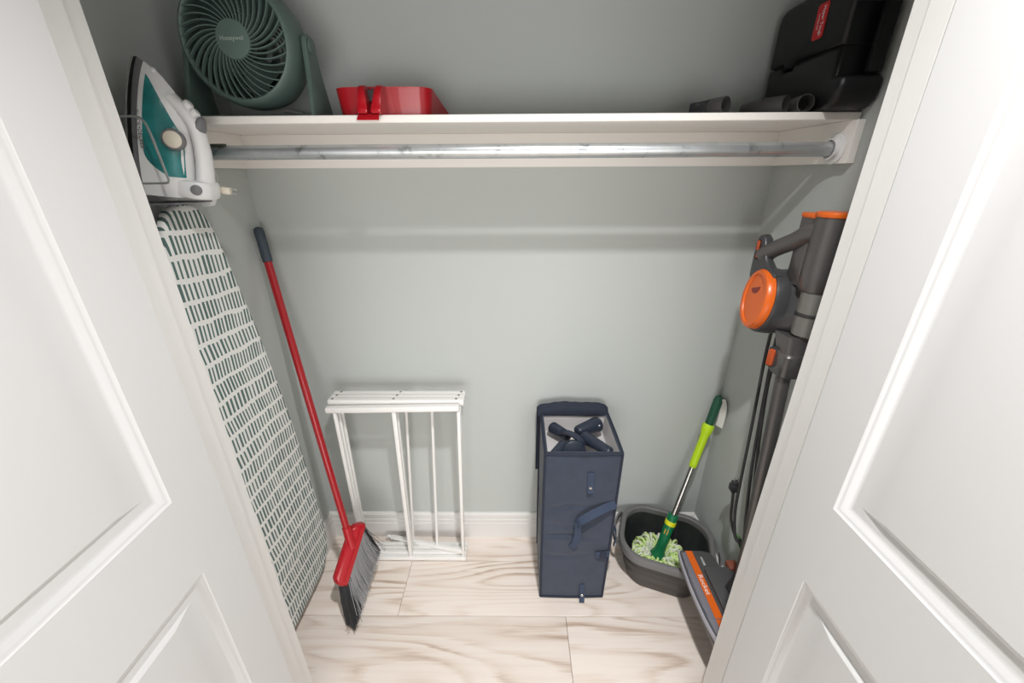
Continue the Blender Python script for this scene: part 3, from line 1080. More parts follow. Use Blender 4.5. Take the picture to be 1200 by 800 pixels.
# ------------------------------------------------------------------ black tool case
t = thing('tool_case', 'black moulded tool case with red sticker at right shelf end', 'case', (0.737, 1.145, 1.651))
CX0, CX1 = 0.6905, 0.7855


def case_half(pts, name, mid=False):
    """pts: (y,z) outline."""
    bm = bm_new()
    M = frame((CX1, 0, 0), (0, -1, 0), (0, 0, 1))      # local z = -x
    prism(bm, [(-y, z) for y, z in pts], 0, CX1 - CX0, M, 0.012)
    return obj(name, bm, BLACK, t, sharp=50)


low = [(1.024, 1.7705), (1.024, 1.7185), (1.006, 1.7165), (0.997, 1.708), (0.996, 1.690), (1.003, 1.668), (1.018, 1.655), (1.040, 1.6516), (1.265, 1.6516), (1.284, 1.660), (1.289, 1.680), (1.2895, 1.7765), (1.232, 1.7745), (1.226, 1.762), (1.188, 1.762), (1.182, 1.7728)]
up = [(1.024, 1.7735), (1.182, 1.7758), (1.188, 1.765), (1.226, 1.765), (1.232, 1.7775), (1.2895, 1.7795), (1.290, 1.878), (1.282, 1.897), (1.262, 1.906), (1.030, 1.908), (1.006, 1.902), (0.997, 1.888), (0.996, 1.862), (1.003, 1.850), (1.024, 1.846)]
case_half(low, 'lower_shell')
case_half(up, 'upper_shell')
bm = bm_new()
box(bm, CX0 + 0.052, CX1 - 0.012, 0.997, 1.012, 1.7185, 1.846, 0.005, 2)
obj('carry_handle', bm, BLACK, t)
bm = bm_new(); box(bm, CX0 + 0.010, CX1 - 0.010, 1.026, 1.275, 1.766, 1.781); obj('seam_core', bm, DARK, t)
bm = bm_new()
Ms = frame((CX0 - 0.0006, 1.1125, 1.838), (0, 0, -1), (0, -1, 0))
prism(bm, rrect(0.068, 0.036, 0.007, 4), 0, 0.0009, Ms)
st = obj('sticker', bm, REDS, t)
text('lettering', 'Hyper Tough', 0.0118, Ms @ Mx.Translation((0, 0.006, 0.0011)), PRINT, st, ext=0.0002, sx=0.88)
text('lettering', 'cordless drill', 0.0058, Ms @ Mx.Translation((-0.001, -0.007, 0.0011)), PRINT, st, ext=0.0002)

# ------------------------------------------------------------------ red broom in the left corner
t = thing('broom', 'red handled angle broom with grey bristles leaning in left corner', 'broom', (-0.61, 1.04, 0))
HB, HT = V((-0.612, 1.052, 0.318)), V((-0.812, 1.282, 1.374))
hdir = (HT - HB).normalized()
bm = bm_new(); tube(bm, [HB, HB + hdir * 0.5, HT - hdir * 0.10], 0.0122, 16); obj('pole', bm, REDH, t)
bm = bm_new()
lathe(bm, [(0.0126, 0.0), (0.0145, 0.001), (0.0150, 0.02), (0.0145, 0.06), (0.0150, 0.095), (0.0130, 0.106), (0.0060, 0.110)], axis_frame(HT - hdir * 0.110, hdir), 20)
obj('grip', bm, NAVYG, t)
bm = bm_new()
for k in range(5):
    p = HB + hdir * (0.78 + 0.006 * k)
    side = V((0.6, -0.8, 0)).normalized()
    box(bm, -0.001, 0.001, -0.0012, 0.0012, 0, 0.0006, 0, 1, frame(p + side * 0.0121, hdir, hdir.cross(side)))
obj('print_mark', bm, PRINT, t)
CF, CN = V((-0.590, 1.104, 0.318)), V((-0.632, 0.962, 0.170))
ld = (CN - CF).normalized()
TF, TN = V((-0.548, 1.108, 0.172)), V((-0.602, 0.925, 0.004))
bd = ((TF - CF).normalized() + (TN - CN).normalized()).normalized()
bd = (bd - ld * bd.dot(ld)).normalized()
nd = ld.cross(bd).normalized()
LC = (CN - CF).length
Mc = Mx((ld, nd, bd)).transposed().to_4x4()
Mc.translation = CF
bm = bm_new()
rings = []
for bz, wl, wn, off in ((-0.036, 0.70, 0.014, 0), (-0.033, 0.80, 0.022, 0), (-0.020, 0.94, 0.036, 0), (-0.004, 1.0, 0.042, 0), (0.014, 1.03, 0.046, 0), (0.016, 1.02, 0.043, 0)):
    rings.append([Mc @ V((x, y, bz)) for x, y in rrect(LC * wl, wn, wn * 0.35, 4, LC * 0.5, 0)])
loft(bm, rings)
cap = obj('head_cap', bm, REDP, t, sharp=50)
bm = bm_new()
for sg in (-1, 1):
    M2 = Mc @ Mx.Translation((LC * 0.5, sg * 0.0226, 0.004))
    box(bm, -LC * 0.42, LC * 0.42, -0.0012, 0.0012, -0.0085, 0.0085, 0.001, 1, M2)
obj('cap_rib', bm, REDP, cap)
bm = bm_new(); tube(bm, [HB + hdir * 0.0 - hdir * 0.055, HB + hdir * 0.03], [0.0165, 0.0150], 16); obj('socket', bm, REDP, t)


def bristle_set(name, m, n, f0, f1, t0, t1, seed, wd=0.00095):
    rnd = random.Random(seed)
    vs, fs = [], []
    for i in range(n):
        f = f0 + (f1 - f0) * rnd.random()
        tq = t0 + (t1 - t0) * rnd.random()
        a = Mc @ V((LC * (0.02 + 0.96 * f), tq * 0.019, 0.006))
        tip = TF + (TN - TF) * (max(f, 0.0) ** 1.12) + nd * tq * (0.028) + ld * rnd.gauss(0, 0.005)
        ln = 1 + rnd.gauss(0, 0.030)
        if rnd.random() < 0.03:
            tip += V((rnd.gauss(0.008, 0.012), rnd.gauss(0, 0.014), rnd.gauss(0.01, 0.01)))
        tip = a + (tip - a) * ln
        tip.z = max(tip.z, 0.0025)
        mid = (a + tip) / 2 + ld * rnd.gauss(0, 0.0035) + nd * rnd.gauss(0, 0.003) - V((0.004, 0, 0))
        d = (tip - a).normalized()
        u = d.orthogonal().normalized()
        v = d.cross(u)
        r = wd * (0.7 + 0.6 * rnd.random())
        base = len(vs)
        for p, k in ((a, 1), (mid, 1), (tip, 0.7)):
            for j in range(3):
                an = 2 * PI * j / 3
                q = p + (u * math.cos(an) + v * math.sin(an)) * r * k
                vs.append(q)
        for s in range(2):
            for j in range(3):
                k2 = (j + 1) % 3
                fs.append((base + 3 * s + j, base + 3 * s + k2, base + 3 * s + 3 + k2, base + 3 * s + 3 + j))
    M = ROOT[t.name].inverted()
    me = bpy.data.meshes.new(name)
    me.from_pydata([M @ p for p in vs], [], fs)
    me.materials.append(m)
    o = bpy.data.objects.new(name, me)
    COL.objects.link(o)
    o.parent = t
    o['kind'] = 'stuff'
    ROOT[o.name] = ROOT[t.name]
    return o


bristle_set('bristles', BRIS, 1900, 0.05, 0.86, -1.0, 1.0, 3)
bristle_set('dark_bristles', BRISD, 420, -0.02, 0.10, -1.0, 0.9, 4)
bristle_set('dark_bristles', BRISD, 620, 0.78, 1.02, -1.0, 1.0, 5)
bm = bm_new()
rnd = random.Random(11)
for i in range(40):
    p = V((-0.600 + rnd.gauss(0, 0.008), 0.922 + rnd.gauss(0, 0.007), 0.003 + abs(rnd.gauss(0, 0.003))))
    q = p + V((rnd.gauss(0, 0.008), rnd.gauss(0, 0.008), abs(rnd.gauss(0, 0.004))))
    tube(bm, [p, (p + q) / 2 + V((0, 0, 0.002)), q], 0.0006, 3)
o = obj('dust_fluff', bm, mat('tan_fluff', (0.33, 0.24, 0.17), 0.9), t)
o['kind'] = 'stuff'

# ------------------------------------------------------------------ navy fabric box standing open
t = thing('fabric_box', 'tall navy canvas storage box standing open against the back wall', 'storage box', (0.22, 1.16, 0))
rnd = random.Random(5)


def bag_ring(z, ins=0.0, inner=False):
    f = z / 0.69
    x0, x1 = 0.094 + ins, 0.335 + 0.011 * f - ins
    y0, y1 = 1.043 + ins, 1.283 - ins
    cx, cy = (x0 + x1) / 2, (y0 + y1) / 2
    pts = []
    nx = 14
    P4 = [(x0, y0), (x1, y0), (x1, y1), (x0, y1)]
    for k in range(4):
        a, b = V(P4[k]), V(P4[(k + 1) % 4])
        for i in range(nx):
            u = i / nx
            p = a + (b - a) * u
            # gentle bulge of the panel and pinched sewn folds
            if not inner:
                out_ = V(((0, -1), (1, 0), (0, 1), (-1, 0))[k])
                bl = 0.0045 * math.sin(PI * u) * (0.6 + 0.4 * math.sin(z * 23 + k))
                for zc_, dp in ((0.452, 0.0060), (0.385, 0.0040), (0.318, 0.0085), (0.232, 0.0045)):
                    bl -= dp * math.exp(-((z - zc_ - 0.012 * math.sin(u * 5 + zc_ * 40)) / 0.008) ** 2) * (1 if k in (0, 3) else 0.4) * max(0.0, math.sin(PI * min(1, u * 1.3 + 0.05))) ** 0.5
                p = p + out_ * bl
            c = 0.006
            pts.append((p.x, p.y, z))
    return pts


zs = [0.0015, 0.006] + [0.0125 + 0.0075 * i for i in range(90)] + [0.688]
bm = bm_new()
R = loft(bm, [bag_ring(z, 0.004 if i == 0 else 0) for i, z in enumerate(zs)] + [bag_ring(0.692, 0.004, True)] + [bag_ring(0.690, 0.009, True)], caps=False)
bm.faces.new(R[0][::-1])
obj('shell', bm, NAVY, t, sharp=40)
bm = bm_new()
R = loft(bm, [bag_ring(0.6895, 0.0092, True), bag_ring(0.66, 0.0115, True), bag_ring(0.615, 0.016, True)], caps=False)
bm.faces.new(R[-1])
obj('lining', bm, LINING, t)
# piping along edges
for pts in ([(0.094, 1.041, 0.690), (0.0925, 1.0405, 0.35), (0.094, 1.041, 0.004)], [(0.346, 1.041, 0.690), (0.3415, 1.0405, 0.35), (0.335, 1.041, 0.004)], [(0.094, 1.041, 0.690), (0.22, 1.0375, 0.690), (0.346, 1.041, 0.690)], [(0.094, 1.041, 0.004), (0.215, 1.038, 0.004), (0.335, 1.041, 0.004)],
            [(0.094, 1.043, 0.691), (0.0935, 1.16, 0.692), (0.094, 1.283, 0.691)], [(0.346, 1.043, 0.691), (0.347, 1.16, 0.692), (0.346, 1.283, 0.691)], [(0.094, 1.284, 0.69), (0.0925, 1.285, 0.35), (0.094, 1.284, 0.004)]):
    bm = bm_new(); tube(bm, spline(pts, 6), 0.0042, 8); obj('piping', bm, NAVYD, t)
# lid flap folded down behind
bm = bm_new()
prof = spline([(1.276, 0.690, 0), (1.276, 0.712, 0), (1.284, 0.727, 0), (1.298, 0.728, 0), (1.309, 0.712, 0), (1.312, 0.66, 0), (1.313, 0.40, 0)], 4)
rows = []
for i in range(25):
    u = i / 24
    x = 0.080 + 0.268 * u
    k = max(0.0, math.sin(PI * u)) ** 0.35
    sag = 0.022 * (1 - k) + 0.0016 * math.sin(u * 13) + 0.001 * math.sin(u * 41 + 1)
    rows.append([(x, p.x, p.y - (sag if p.y > 0.70 else 0)) for p in prof] + [(x, p.x - 0.010 if j < 3 else p.x - 0.0085, max(0.685, p.y - (sag if p.y > 0.70 else 0) - 0.009) if p.y > 0.68 else p.y) for j, p in reversed(list(enumerate(prof)))])
loft(bm, rows)
obj('lid_flap', bm, NAVYD, t, sharp=70)
YF = 1.036
bm = bm_new(); ribbon(bm, [(0.247, YF, 0.618), (0.248, YF - 0.001, 0.585), (0.250, YF - 0.002, 0.545), (0.251, YF - 0.006, 0.536)], (1, 0, 0), 0.021, 0.003); tb = obj('snap_tab', bm, STRAP, t)
bm = bm_new(); lathe(bm, [(0.006, 0), (0.006, 0.0015), (0.004, 0.003)], axis_frame((0.2495, YF - 0.004, 0.556), (0, -1, 0)), 16); obj('snap', bm, STEEL, tb)
bm = bm_new()
ribbon(bm, spline([(0.344, YF + 0.001, 0.478), (0.320, YF - 0.004, 0.476), (0.285, YF - 0.014, 0.466), (0.250, YF - 0.020, 0.447), (0.222, YF - 0.020, 0.424), (0.211, YF - 0.016, 0.402)], 4), (0, 0.6, 0.8), 0.027, 0.003)
obj('handle_strap', bm, STRAP, t)
bm = bm_new()
ribbon(bm, spline([(0.214, YF - 0.018, 0.412), (0.217, YF - 0.012, 0.380), (0.216, YF - 0.010, 0.340), (0.210, YF - 0.006, 0.300), (0.200, YF - 0.001, 0.278)], 4), (1, -0.3, 0), 0.023, 0.003)
obj('handle_strap', bm, STRAP, t)
bm = bm_new(); ribbon(bm, [(0.290, YF, 0.237), (0.318, YF - 0.002, 0.240), (0.341, YF + 0.001, 0.243)], (0, 0, 1), 0.030, 0.003); tb = obj('buckle_tab', bm, STRAP, t)
bm = bm_new(); box(bm, 0.306, 0.330, YF - 0.006, YF - 0.002, 0.226, 0.253, 0.0015, 1); obj('buckle', bm, NAVYD, tb)
bm = bm_new(); ribbon(bm, spline([(0.251, YF + 0.001, 0.078), (0.252, YF - 0.004, 0.050), (0.253, YF - 0.012, 0.022), (0.252, YF - 0.020, 0.004)], 4), (1, 0, 0), 0.019, 0.003); tb = obj('snap_tab', bm, STRAP, t)
bm = bm_new(); lathe(bm, [(0.0055, 0), (0.0055, 0.0015), (0.004, 0.003)], axis_frame((0.2525, YF - 0.012, 0.034), (0, -1, 0.3)), 16); obj('snap', bm, STEEL, tb)
for zc_, ll in ((0.452, 1), (0.318, 1)):
    pass
bm = bm_new(); ribbon(bm, spline([(0.349, 1.060, 0.345), (0.362, 1.066, 0.330), (0.366, 1.062, 0.295), (0.357, 1.052, 0.265)], 4), (0.3, 1, 0), 0.018, 0.003); obj('side_tab', bm, STRAP, t)

# navy plastic pieces inside the box
def capsule(name, label, a, b, r0, r1, dot=None, flat=1.0):
    a, b = V(a), V(b)
    o = thing(name, label, 'accessory', (a + b) / 2, 'navy pieces inside the fabric box')
    d = (b - a).normalized()
    L = (b - a).length
    bm = bm_new()
    M = axis_frame(a, d)
    n = 6
    prof = [(max(r0 * math.sin(PI / 2 * i / n), 0.0002), -r0 * math.cos(PI / 2 * i / n) * 0.7) for i in range(n)] + [(r0, 0), ((r0 + r1) / 2, L / 2), (r1, L)] + [(max(r1 * math.cos(PI / 2 * i / n), 0.0002), L + 0.7 * r1 * math.sin(PI / 2 * i / n)) for i in range(1, n + 1)]
    lathe(bm, prof, M @ Mx.Diagonal((1, flat, 1, 1)), 18)
    obj('body', bm, NAVYP, o, sharp=60)
    if dot:
        c, nn = V(dot[0]), V(dot[1])
        bm = bm_new(); lathe(bm, [(0.0028, 0), (0.0024, 0.0012)], axis_frame(c, nn), 10); obj('white_dot', bm, PRINT, o)
    return o


capsule('padded_handle', 'short navy rounded piece at back left inside the fabric box', (0.138, 1.232, 0.655), (0.184, 1.186, 0.652), 0.0225, 0.020, ((0.140, 1.2085, 0.658), (-0.1, -1, 0.4)))
capsule('padded_handle', 'thick navy rounded piece at back right inside the fabric box', (0.228, 1.198, 0.664), (0.298, 1.232, 0.670), 0.0225, 0.029, ((0.302, 1.207, 0.683), (0.1, -1, 0.5)))
capsule('padded_handle', 'long navy bar lying diagonally towards box front right corner', (0.243, 1.158, 0.668), (0.311, 1.082, 0.664), 0.0225, 0.019)
capsule('padded_handle', 'short navy rounded piece at front left corner inside the box', (0.130, 1.082, 0.652), (0.164, 1.128, 0.655), 0.0185, 0.020, ((0.128, 1.0645, 0.660), (-0.1, -1, 0.5)))
o = thing('round_paddle', 'round navy disc upright at the front inside the fabric box', 'accessory', (0.196, 1.10, 0.64), 'navy pieces inside the fabric box')
bm = bm_new()
prism(bm, [(0.042 * math.cos(2 * PI * k / 28), 0.042 * math.sin(2 * PI * k / 28) * 1.10) for k in range(28)], -0.012, 0.012, frame((0.198, 1.102, 0.642), (1, 0.08, 0), (0, 0.45, 0.9)), 0.005)
obj('body', bm, NAVYP, o, sharp=50)
bm = bm_new(); lathe(bm, [(0.0028, 0), (0.0024, 0.0012)], axis_frame((0.203, 1.085, 0.650), (0, -0.9, 0.45)), 10); obj('white_dot', bm, PRINT, o)
bm = bm_new()
o = thing('curved_band', 'curved navy band bridging over the disc inside the box', 'accessory', (0.195, 1.16, 0.66), 'navy pieces inside the fabric box')
ribbon(bm, spline([(0.160, 1.190, 0.667), (0.178, 1.172, 0.679), (0.200, 1.150, 0.684), (0.222, 1.128, 0.678), (0.230, 1.115, 0.662)], 5), (0.7, 0.8, 0.25), 0.020, 0.006)
obj('body', bm, NAVYP, o)

# ------------------------------------------------------------------ collapsible bucket
BC = V((0.600, 1.160, 0))
BM = Mx.Translation(BC) @ Mx.Rotation(math.radians(-20), 4, 'Z')
t = thing('bucket', 'grey collapsible rubber bucket holding the mop in right corner', 'bucket', BC)


def bring(w_, d_, z, r=None, n=8):
    r = r if r else min(w_, d_) * 0.36
    return [BM @ V((x, y, z)) for x, y in rrect(w_, d_, r, n)]


BODY = [(0.262, 0.200, 0.0015), (0.272, 0.210, 0.005), (0.278, 0.216, 0.040), (0.282, 0.220, 0.046), (0.300, 0.238, 0.056), (0.302, 0.240, 0.062), (0.299, 0.237, 0.066), (0.304, 0.242, 0.098), (0.309, 0.247, 0.102), (0.324, 0.262, 0.112), (0.326, 0.264, 0.118), (0.322, 0.260, 0.122), (0.328, 0.266, 0.150), (0.330, 0.268, 0.163)]
bm = bm_new()
rings = [bring(*q) for q in BODY]
inner = [(0.316, 0.252, 0.165), (0.308, 0.244, 0.122), (0.292, 0.228, 0.108), (0.286, 0.222, 0.066), (0.264, 0.202, 0.052), (0.256, 0.194, 0.016), (0.240, 0.178, 0.011)]
R = loft(bm, rings + [bring(0.322, 0.258, 0.1645)] + [bring(w_ - 0.010, d_ - 0.010, max(z, 0.008)) for w_, d_, z in BODY[::-1][1:]], caps=False)
bm.faces.new(R[0][::-1])
bm.faces.new(R[-1])
obj('body', bm, BUCKB, t, sharp=45)
bm = bm_new()
R = loft(bm, [bring(*q) for q in inner], caps=False)
bm.faces.new(R[-1])
obj('inside_wall', bm, BUCKI, t, sharp=45)
bm = bm_new()
RIM = [(0.330, 0.268, 0.158), (0.352, 0.288, 0.156), (0.360, 0.296, 0.160), (0.360, 0.296, 0.180), (0.354, 0.290, 0.188), (0.344, 0.280, 0.190), (0.326, 0.262, 0.190), (0.318, 0.254, 0.186), (0.316, 0.252, 0.165)]
loft(bm, [bring(*q) for q in RIM] + [bring(*RIM[0])], caps=False)
obj('rim', bm, BUCK, t, sharp=40)
for sg in (-1, 1):
    bm = bm_new()
    a = [BM @ V((sg * x, y, z)) for x, y, z in ((0.176, -0.075, 0.172), (0.190, -0.065, 0.170), (0.199, -0.03, 0.162), (0.200, 0.0, 0.158), (0.199, 0.03, 0.162), (0.190, 0.065, 0.170), (0.176, 0.075, 0.172))]
    ribbon(bm, spline(a, 4), (0, 0, 1), 0.026, 0.007)
    obj('side_handle', bm, BUCK, t)
bm = bm_new()
loft(bm, [bring(0.264, 0.203, 0.0005), bring(0.268, 0.206, 0.0015)])
obj('foot', bm, BUCK, t)

# ------------------------------------------------------------------ twist mop in the bucket
MA, MB = V((0.568, 1.139, 0.100)), V((0.768, 1.300, 0.752))
md = (MB - MA).normalized()
ML = (MB - MA).length
t = thing('twist_mop', 'green twist mop with lime string head standing in the bucket', 'mop', MA)
ax = lambda f: MA + (MB - MA) * f
MM = axis_frame(MA, md)


def seg(name, prof, m, par=None, n=22):
    bm = bm_new()
    lathe(bm, [(r, f * ML) for r, f in prof], MM, n)
    return obj(name, bm, m, par or t, sharp=45)


seg('socket', [(0.022, -0.020), (0.0310, -0.006), (0.0315, 0.010), (0.0280, 0.024), (0.0210, 0.046), (0.0190, 0.075), (0.0195, 0.150), (0.0200, 0.272), (0.0185, 0.276)], GREEN)
seg('ring_band', [(0.0197, 0.212), (0.0212, 0.214), (0.0212, 0.238), (0.0197, 0.240)], YEL)
bm = bm_new(); box(bm, -0.007, 0.007, -0.010, 0.010, 0, 0.0008, 0.0003, 1, frame(ax(0.178) + V((-0.62, -0.78, 0)).normalized() * 0.0196 + md * 0.004, md.cross(V((-0.62, -0.78, 0))), md)); obj('print_mark', bm, ORB, t)
seg('pole', [(0.0108, 0.27), (0.0108, 0.59)], STEEL)
seg('sleeve', [(0.0120, 0.575), (0.0140, 0.578), (0.0145, 0.600), (0.0150, 0.76), (0.0185, 0.785), (0.0210, 0.800), (0.0215, 0.822), (0.0185, 0.834)], LIME)
seg('end_grip', [(0.0150, 0.825), (0.0152, 0.86), (0.0162, 0.93), (0.0165, 0.975), (0.0130, 0.994), (0.0050, 1.0)], GREEND)
bm = bm_new()
ps = [ax(0.985) + V((0.004, -0.014, 0.004)), ax(0.95) + V((0.017, -0.016, 0.004)), ax(0.90) + V((0.026, -0.015, -0.004)), ax(0.86) + V((0.028, -0.015, -0.022))]
for p in ps:
    p.x = min(p.x, XR - 0.002)
ribbon(bm, spline(ps, 3), (0.5, -1, 0.35), 0.028, 0.0006)
obj('paper_tag', bm, PAPER, t)
# mop yarn: cords that rise beside the socket and fall outwards
BMI = BM.inverted()


def yarn(name, m, n, seed):
    rnd = random.Random(seed)
    bm = bm_new()
    for i in range(n):
        a = rnd.random() * 2 * PI
        rr = 0.050 + 0.072 * rnd.random()
        c, s = math.cos(a), math.sin(a)
        sw = rnd.gauss(0, 0.35)
        k = 1.0 - 0.22 * abs(s)
        h = 0.110 + rnd.gauss(0, 0.012)
        pts = []
        for j, (q, zz_) in enumerate(((0.026, h * 0.70), (0.45 * rr + 0.018, h * 0.96), (0.80 * rr + 0.004, h * 1.06), (rr, h * 0.80), (rr * 1.04, 0.035), (rr * 0.9, 0.020))):
            aa = a + sw * q / rr
            raw = ((0.574 + q * math.cos(aa) * 1.02 + rnd.gauss(0, 0.002), 1.143 + q * math.sin(aa) * 0.92 + rnd.gauss(0, 0.002), max(0.018, zz_ + rnd.gauss(0, 0.004))))
            lp = BMI @ V(raw)
            lu, lv = 0.112 + 0.10 * max(0, lp.z - 0.05), 0.083 + 0.10 * max(0, lp.z - 0.05)
            lp.x = max(-lu, min(lu, lp.x))
            lp.y = max(-lv, min(lv, lp.y))
            pts.append(tuple(BM @ lp))
        sp_ = spline(pts, 3)
        tube(bm, sp_, [0.0042 * (1 + 0.22 * math.sin(q * 2.4 + i)) for q in range(len(sp_))], 6)
    o = obj(name, bm, m, t, sharp=80)
    o['kind'] = 'stuff'


yarn('lime_yarn', YARNL, 230, 21)
yarn('white_yarn', YARNW, 110, 22)

# ------------------------------------------------------------------ stick vacuum hanging on the right wall
t = thing('stick_vacuum', 'grey and orange corded stick vacuum hanging along right wall', 'vacuum', (0.70, 0.93, 0.20))
# upright dust-cup column
bm = bm_new(); lathe(bm, [(0.030, 1.262), (0.0350, 1.270), (0.0362, 1.300), (0.0362, 1.425), (0.0345, 1.434)], Mx.Translation((0.712, 0.925, 0)), 30); obj('column', bm, GUN, t)
bm = bm_new(); prism(bm, rrect(0.052, 0.060, 0.012, 4, 0.712, 0.975), 1.268, 1.428, Mx.Identity(4), 0.004); obj('rear_spine', bm, GUN, t)
bm = bm_new()
prism(bm, [(0.712 + 0.0385 * math.cos(a), 0.925 + 0.0385 * math.sin(a)) for a in [2 * PI * k / 28 for k in range(28)]], 1.432, 1.4435, Mx.Identity(4), 0.003)
ld_ = obj('lid', bm, ORANGE, t)
bm = bm_new(); prism(bm, rrect(0.056, 0.062, 0.014, 4, 0.712, 0.976), 1.426, 1.437, Mx.Identity(4), 0.003); obj('lid_step', bm, ORANGE, ld_)
bm = bm_new(); lathe(bm, [(0.024, 1.150), (0.031, 1.156), (0.0325, 1.200), (0.0325, 1.262)], Mx.Translation((0.716, 0.918, 0)), 28); db = obj('dust_cup', bm, CLEAR, t)
bm = bm_new(); lathe(bm, [(0.016, 1.16), (0.020, 1.2), (0.024, 1.262)], Mx.Translation((0.716, 0.918, 0)), 20); obj('filter_cone', bm, GUNM, db)
bm = bm_new(); lathe(bm, [(0.0330, 1.204), (0.0335, 1.205), (0.0335, 1.212), (0.0330, 1.213)], Mx.Translation((0.716, 0.918, 0)), 28); obj('cup_band', bm, GUND, db)


def ell(c, ax1, ax2, ra, rb, n=36, ex=2.0):
    c, a, b = V(c), V(ax1).normalized(), V(ax2).normalized()
    r = []
    for k in range(n):
        q = 2 * PI * k / n
        ca, sa = math.cos(q), math.sin(q)
        r.append(c + a * ra * math.copysign(abs(ca) ** (2 / ex), ca) + b * rb * math.copysign(abs(sa) ** (2 / ex), sa))
    return r


nv = V((-0.97, 0.11, 0.14)).normalized()        # way the round cover faces
la = V((0, 0.32, 0.95))
la = (la - nv * la.dot(nv)).normalized()          # long axis, leaning back
sa_ = nv.cross(la).normalized()
DC = V((0.655, 1.024, 1.212))
bm = bm_new()
rings = [ell(DC + nv * 0.004, la, sa_, 0.070, 0.058), ell(DC + nv * 0.002, la, sa_, 0.084, 0.071), ell(DC - nv * 0.006, la, sa_, 0.087, 0.074), ell(DC - nv * 0.030, la, sa_, 0.086, 0.073),
         ell(DC - nv * 0.048 + V((0, -0.020, 0.010)), la, sa_, 0.084, 0.078), ell(DC - nv * 0.072 + V((0, -0.046, 0.016)), la, sa_, 0.078, 0.078), ell(DC - nv * 0.100 + V((0, -0.060, 0.016)), la, sa_, 0.060, 0.068)]
loft(bm, rings)
obj('motor_housing', bm, mat('graphite_plastic', (0.062, 0.062, 0.066), 0.34, 0.25), t, sharp=50)
bm = bm_new()
rings = [ell(DC + nv * 0.001, la, sa_, 0.0800, 0.0675), ell(DC + nv * 0.016, la, sa_, 0.0795, 0.0665), ell(DC + nv * 0.022, la, sa_, 0.0745, 0.0615), ell(DC + nv * 0.0222, la, sa_, 0.066, 0.050), ell(DC + nv * 0.0185, la, sa_, 0.064, 0.048), ell(DC + nv * 0.0190, la, sa_, 0.02, 0.015)]
loft(bm, rings)
fc = obj('filter_cover', bm, ORANGE, t, sharp=40)
bm = bm_new()
cc = DC + nv * 0.0192 + la * 0.030
prism(bm, [(0.020 * math.cos(a), 0.016 * math.sin(a)) for a in [PI + PI * k / 12 for k in range(13)]], -0.001, 0.0006, frame(cc, -sa_, la) if frame(cc, -sa_, la).col[2].to_3d().dot(nv) > 0 else frame(cc, sa_, la))
obj('finger_slot', bm, mat('deep_red_plastic', (0.22, 0.02, 0.012), 0.4), fc)
# rear fin with trigger slot and grip handle
bm = bm_new()
fy = V((0, 1, 0))
fo = [(0.990, 1.285), (1.018, 1.296), (1.044, 1.315), (1.058, 1.345), (1.066, 1.366), (1.080, 1.374), (1.095, 1.368), (1.100, 1.352), (1.102, 1.310), (1.100, 1.262), (1.080, 1.240), (1.0, 1.245)]
Mf = frame((0.664, 0, 0), (0, -1, 0), (0, 0, 1))
prism(bm, [(-y, z) for y, z in fo], -0.012, 0.012, Mf, 0.005)
fin = obj('rear_fin', bm, MATS['graphite_plastic'], t, sharp=50)
bm = bm_new(); prism(bm, rrect(0.0135, 0.052, 0.006, 4, -1.0835, 1.3345), 0.0115, 0.0130, Mf); obj('trigger_slot', bm, DARK, fin)
bm = bm_new(); prism(bm, rrect(0.0105, 0.026, 0.004, 4, -1.0835, 1.345), 0.0125, 0.0165, Mf, 0.0015); tr = obj('trigger', bm, ORANGED, fin)
bm = bm_new(); prism(bm, rrect(0.008, 0.020, 0.003, 4, -1.0815, 1.322), 0.0125, 0.0150, Mf, 0.001); obj('trigger_base', bm, ORANGED, fin)
bm = bm_new()
hp = spline([(0.668, 1.078, 1.320), (0.672, 1.056, 1.337), (0.678, 1.030, 1.352), (0.688, 0.995, 1.372), (0.696, 0.968, 1.390), (0.704, 0.945, 1.400)], 4)
tube(bm, hp, [0.0240 - 0.0045 * math.sin(PI * min(1, i / (len(hp) - 1) * 1.1)) + 0.003 * (i / (len(hp) - 1)) for i in range(len(hp))], 18)
obj('grip_handle', bm, GUN, t)
# connector and wand
bm = bm_new()
rings = []
for z, w_, d_, oy in ((1.040, 0.050, 0.058, 0), (1.044, 0.056, 0.064, 0), (1.100, 0.062, 0.070, 0), (1.104, 0.058, 0.064, 0), (1.106, 0.054, 0.060, 0.0), (1.150, 0.060, 0.072, 0.012)):
    rings.append([(x, y, z) for x, y in rrect(w_, d_, 0.016, 5, 0.700, 0.925 + oy)])
loft(bm, rings)
con = obj('connector', bm, GUN, t, sharp=40)
bm = bm_new()
Ml = frame((0.6755, 0.945, 1.082), (0.43, -0.9, 0), (0, 0, 1))
prism(bm, rrect(0.024, 0.056, 0.008, 4, 0, 0), 0, 0.012, Ml, 0.003)
lat = obj('latch_frame', bm, GUND, con)
bm = bm_new()
prism(bm, rrect(0.017, 0.046, 0.006, 4, 0, 0), 0.010, 0.0175, Ml, 0.002)
obj('latch', bm, ORANGED, lat)
WT, WB = V((0.696, 0.922, 1.045)), V((0.724, 0.884, 0.300))
bm = bm_new(); tube(bm, [WT, (WT + WB) / 2, WB], 0.0175, 20); obj('wand', bm, GUN, t)
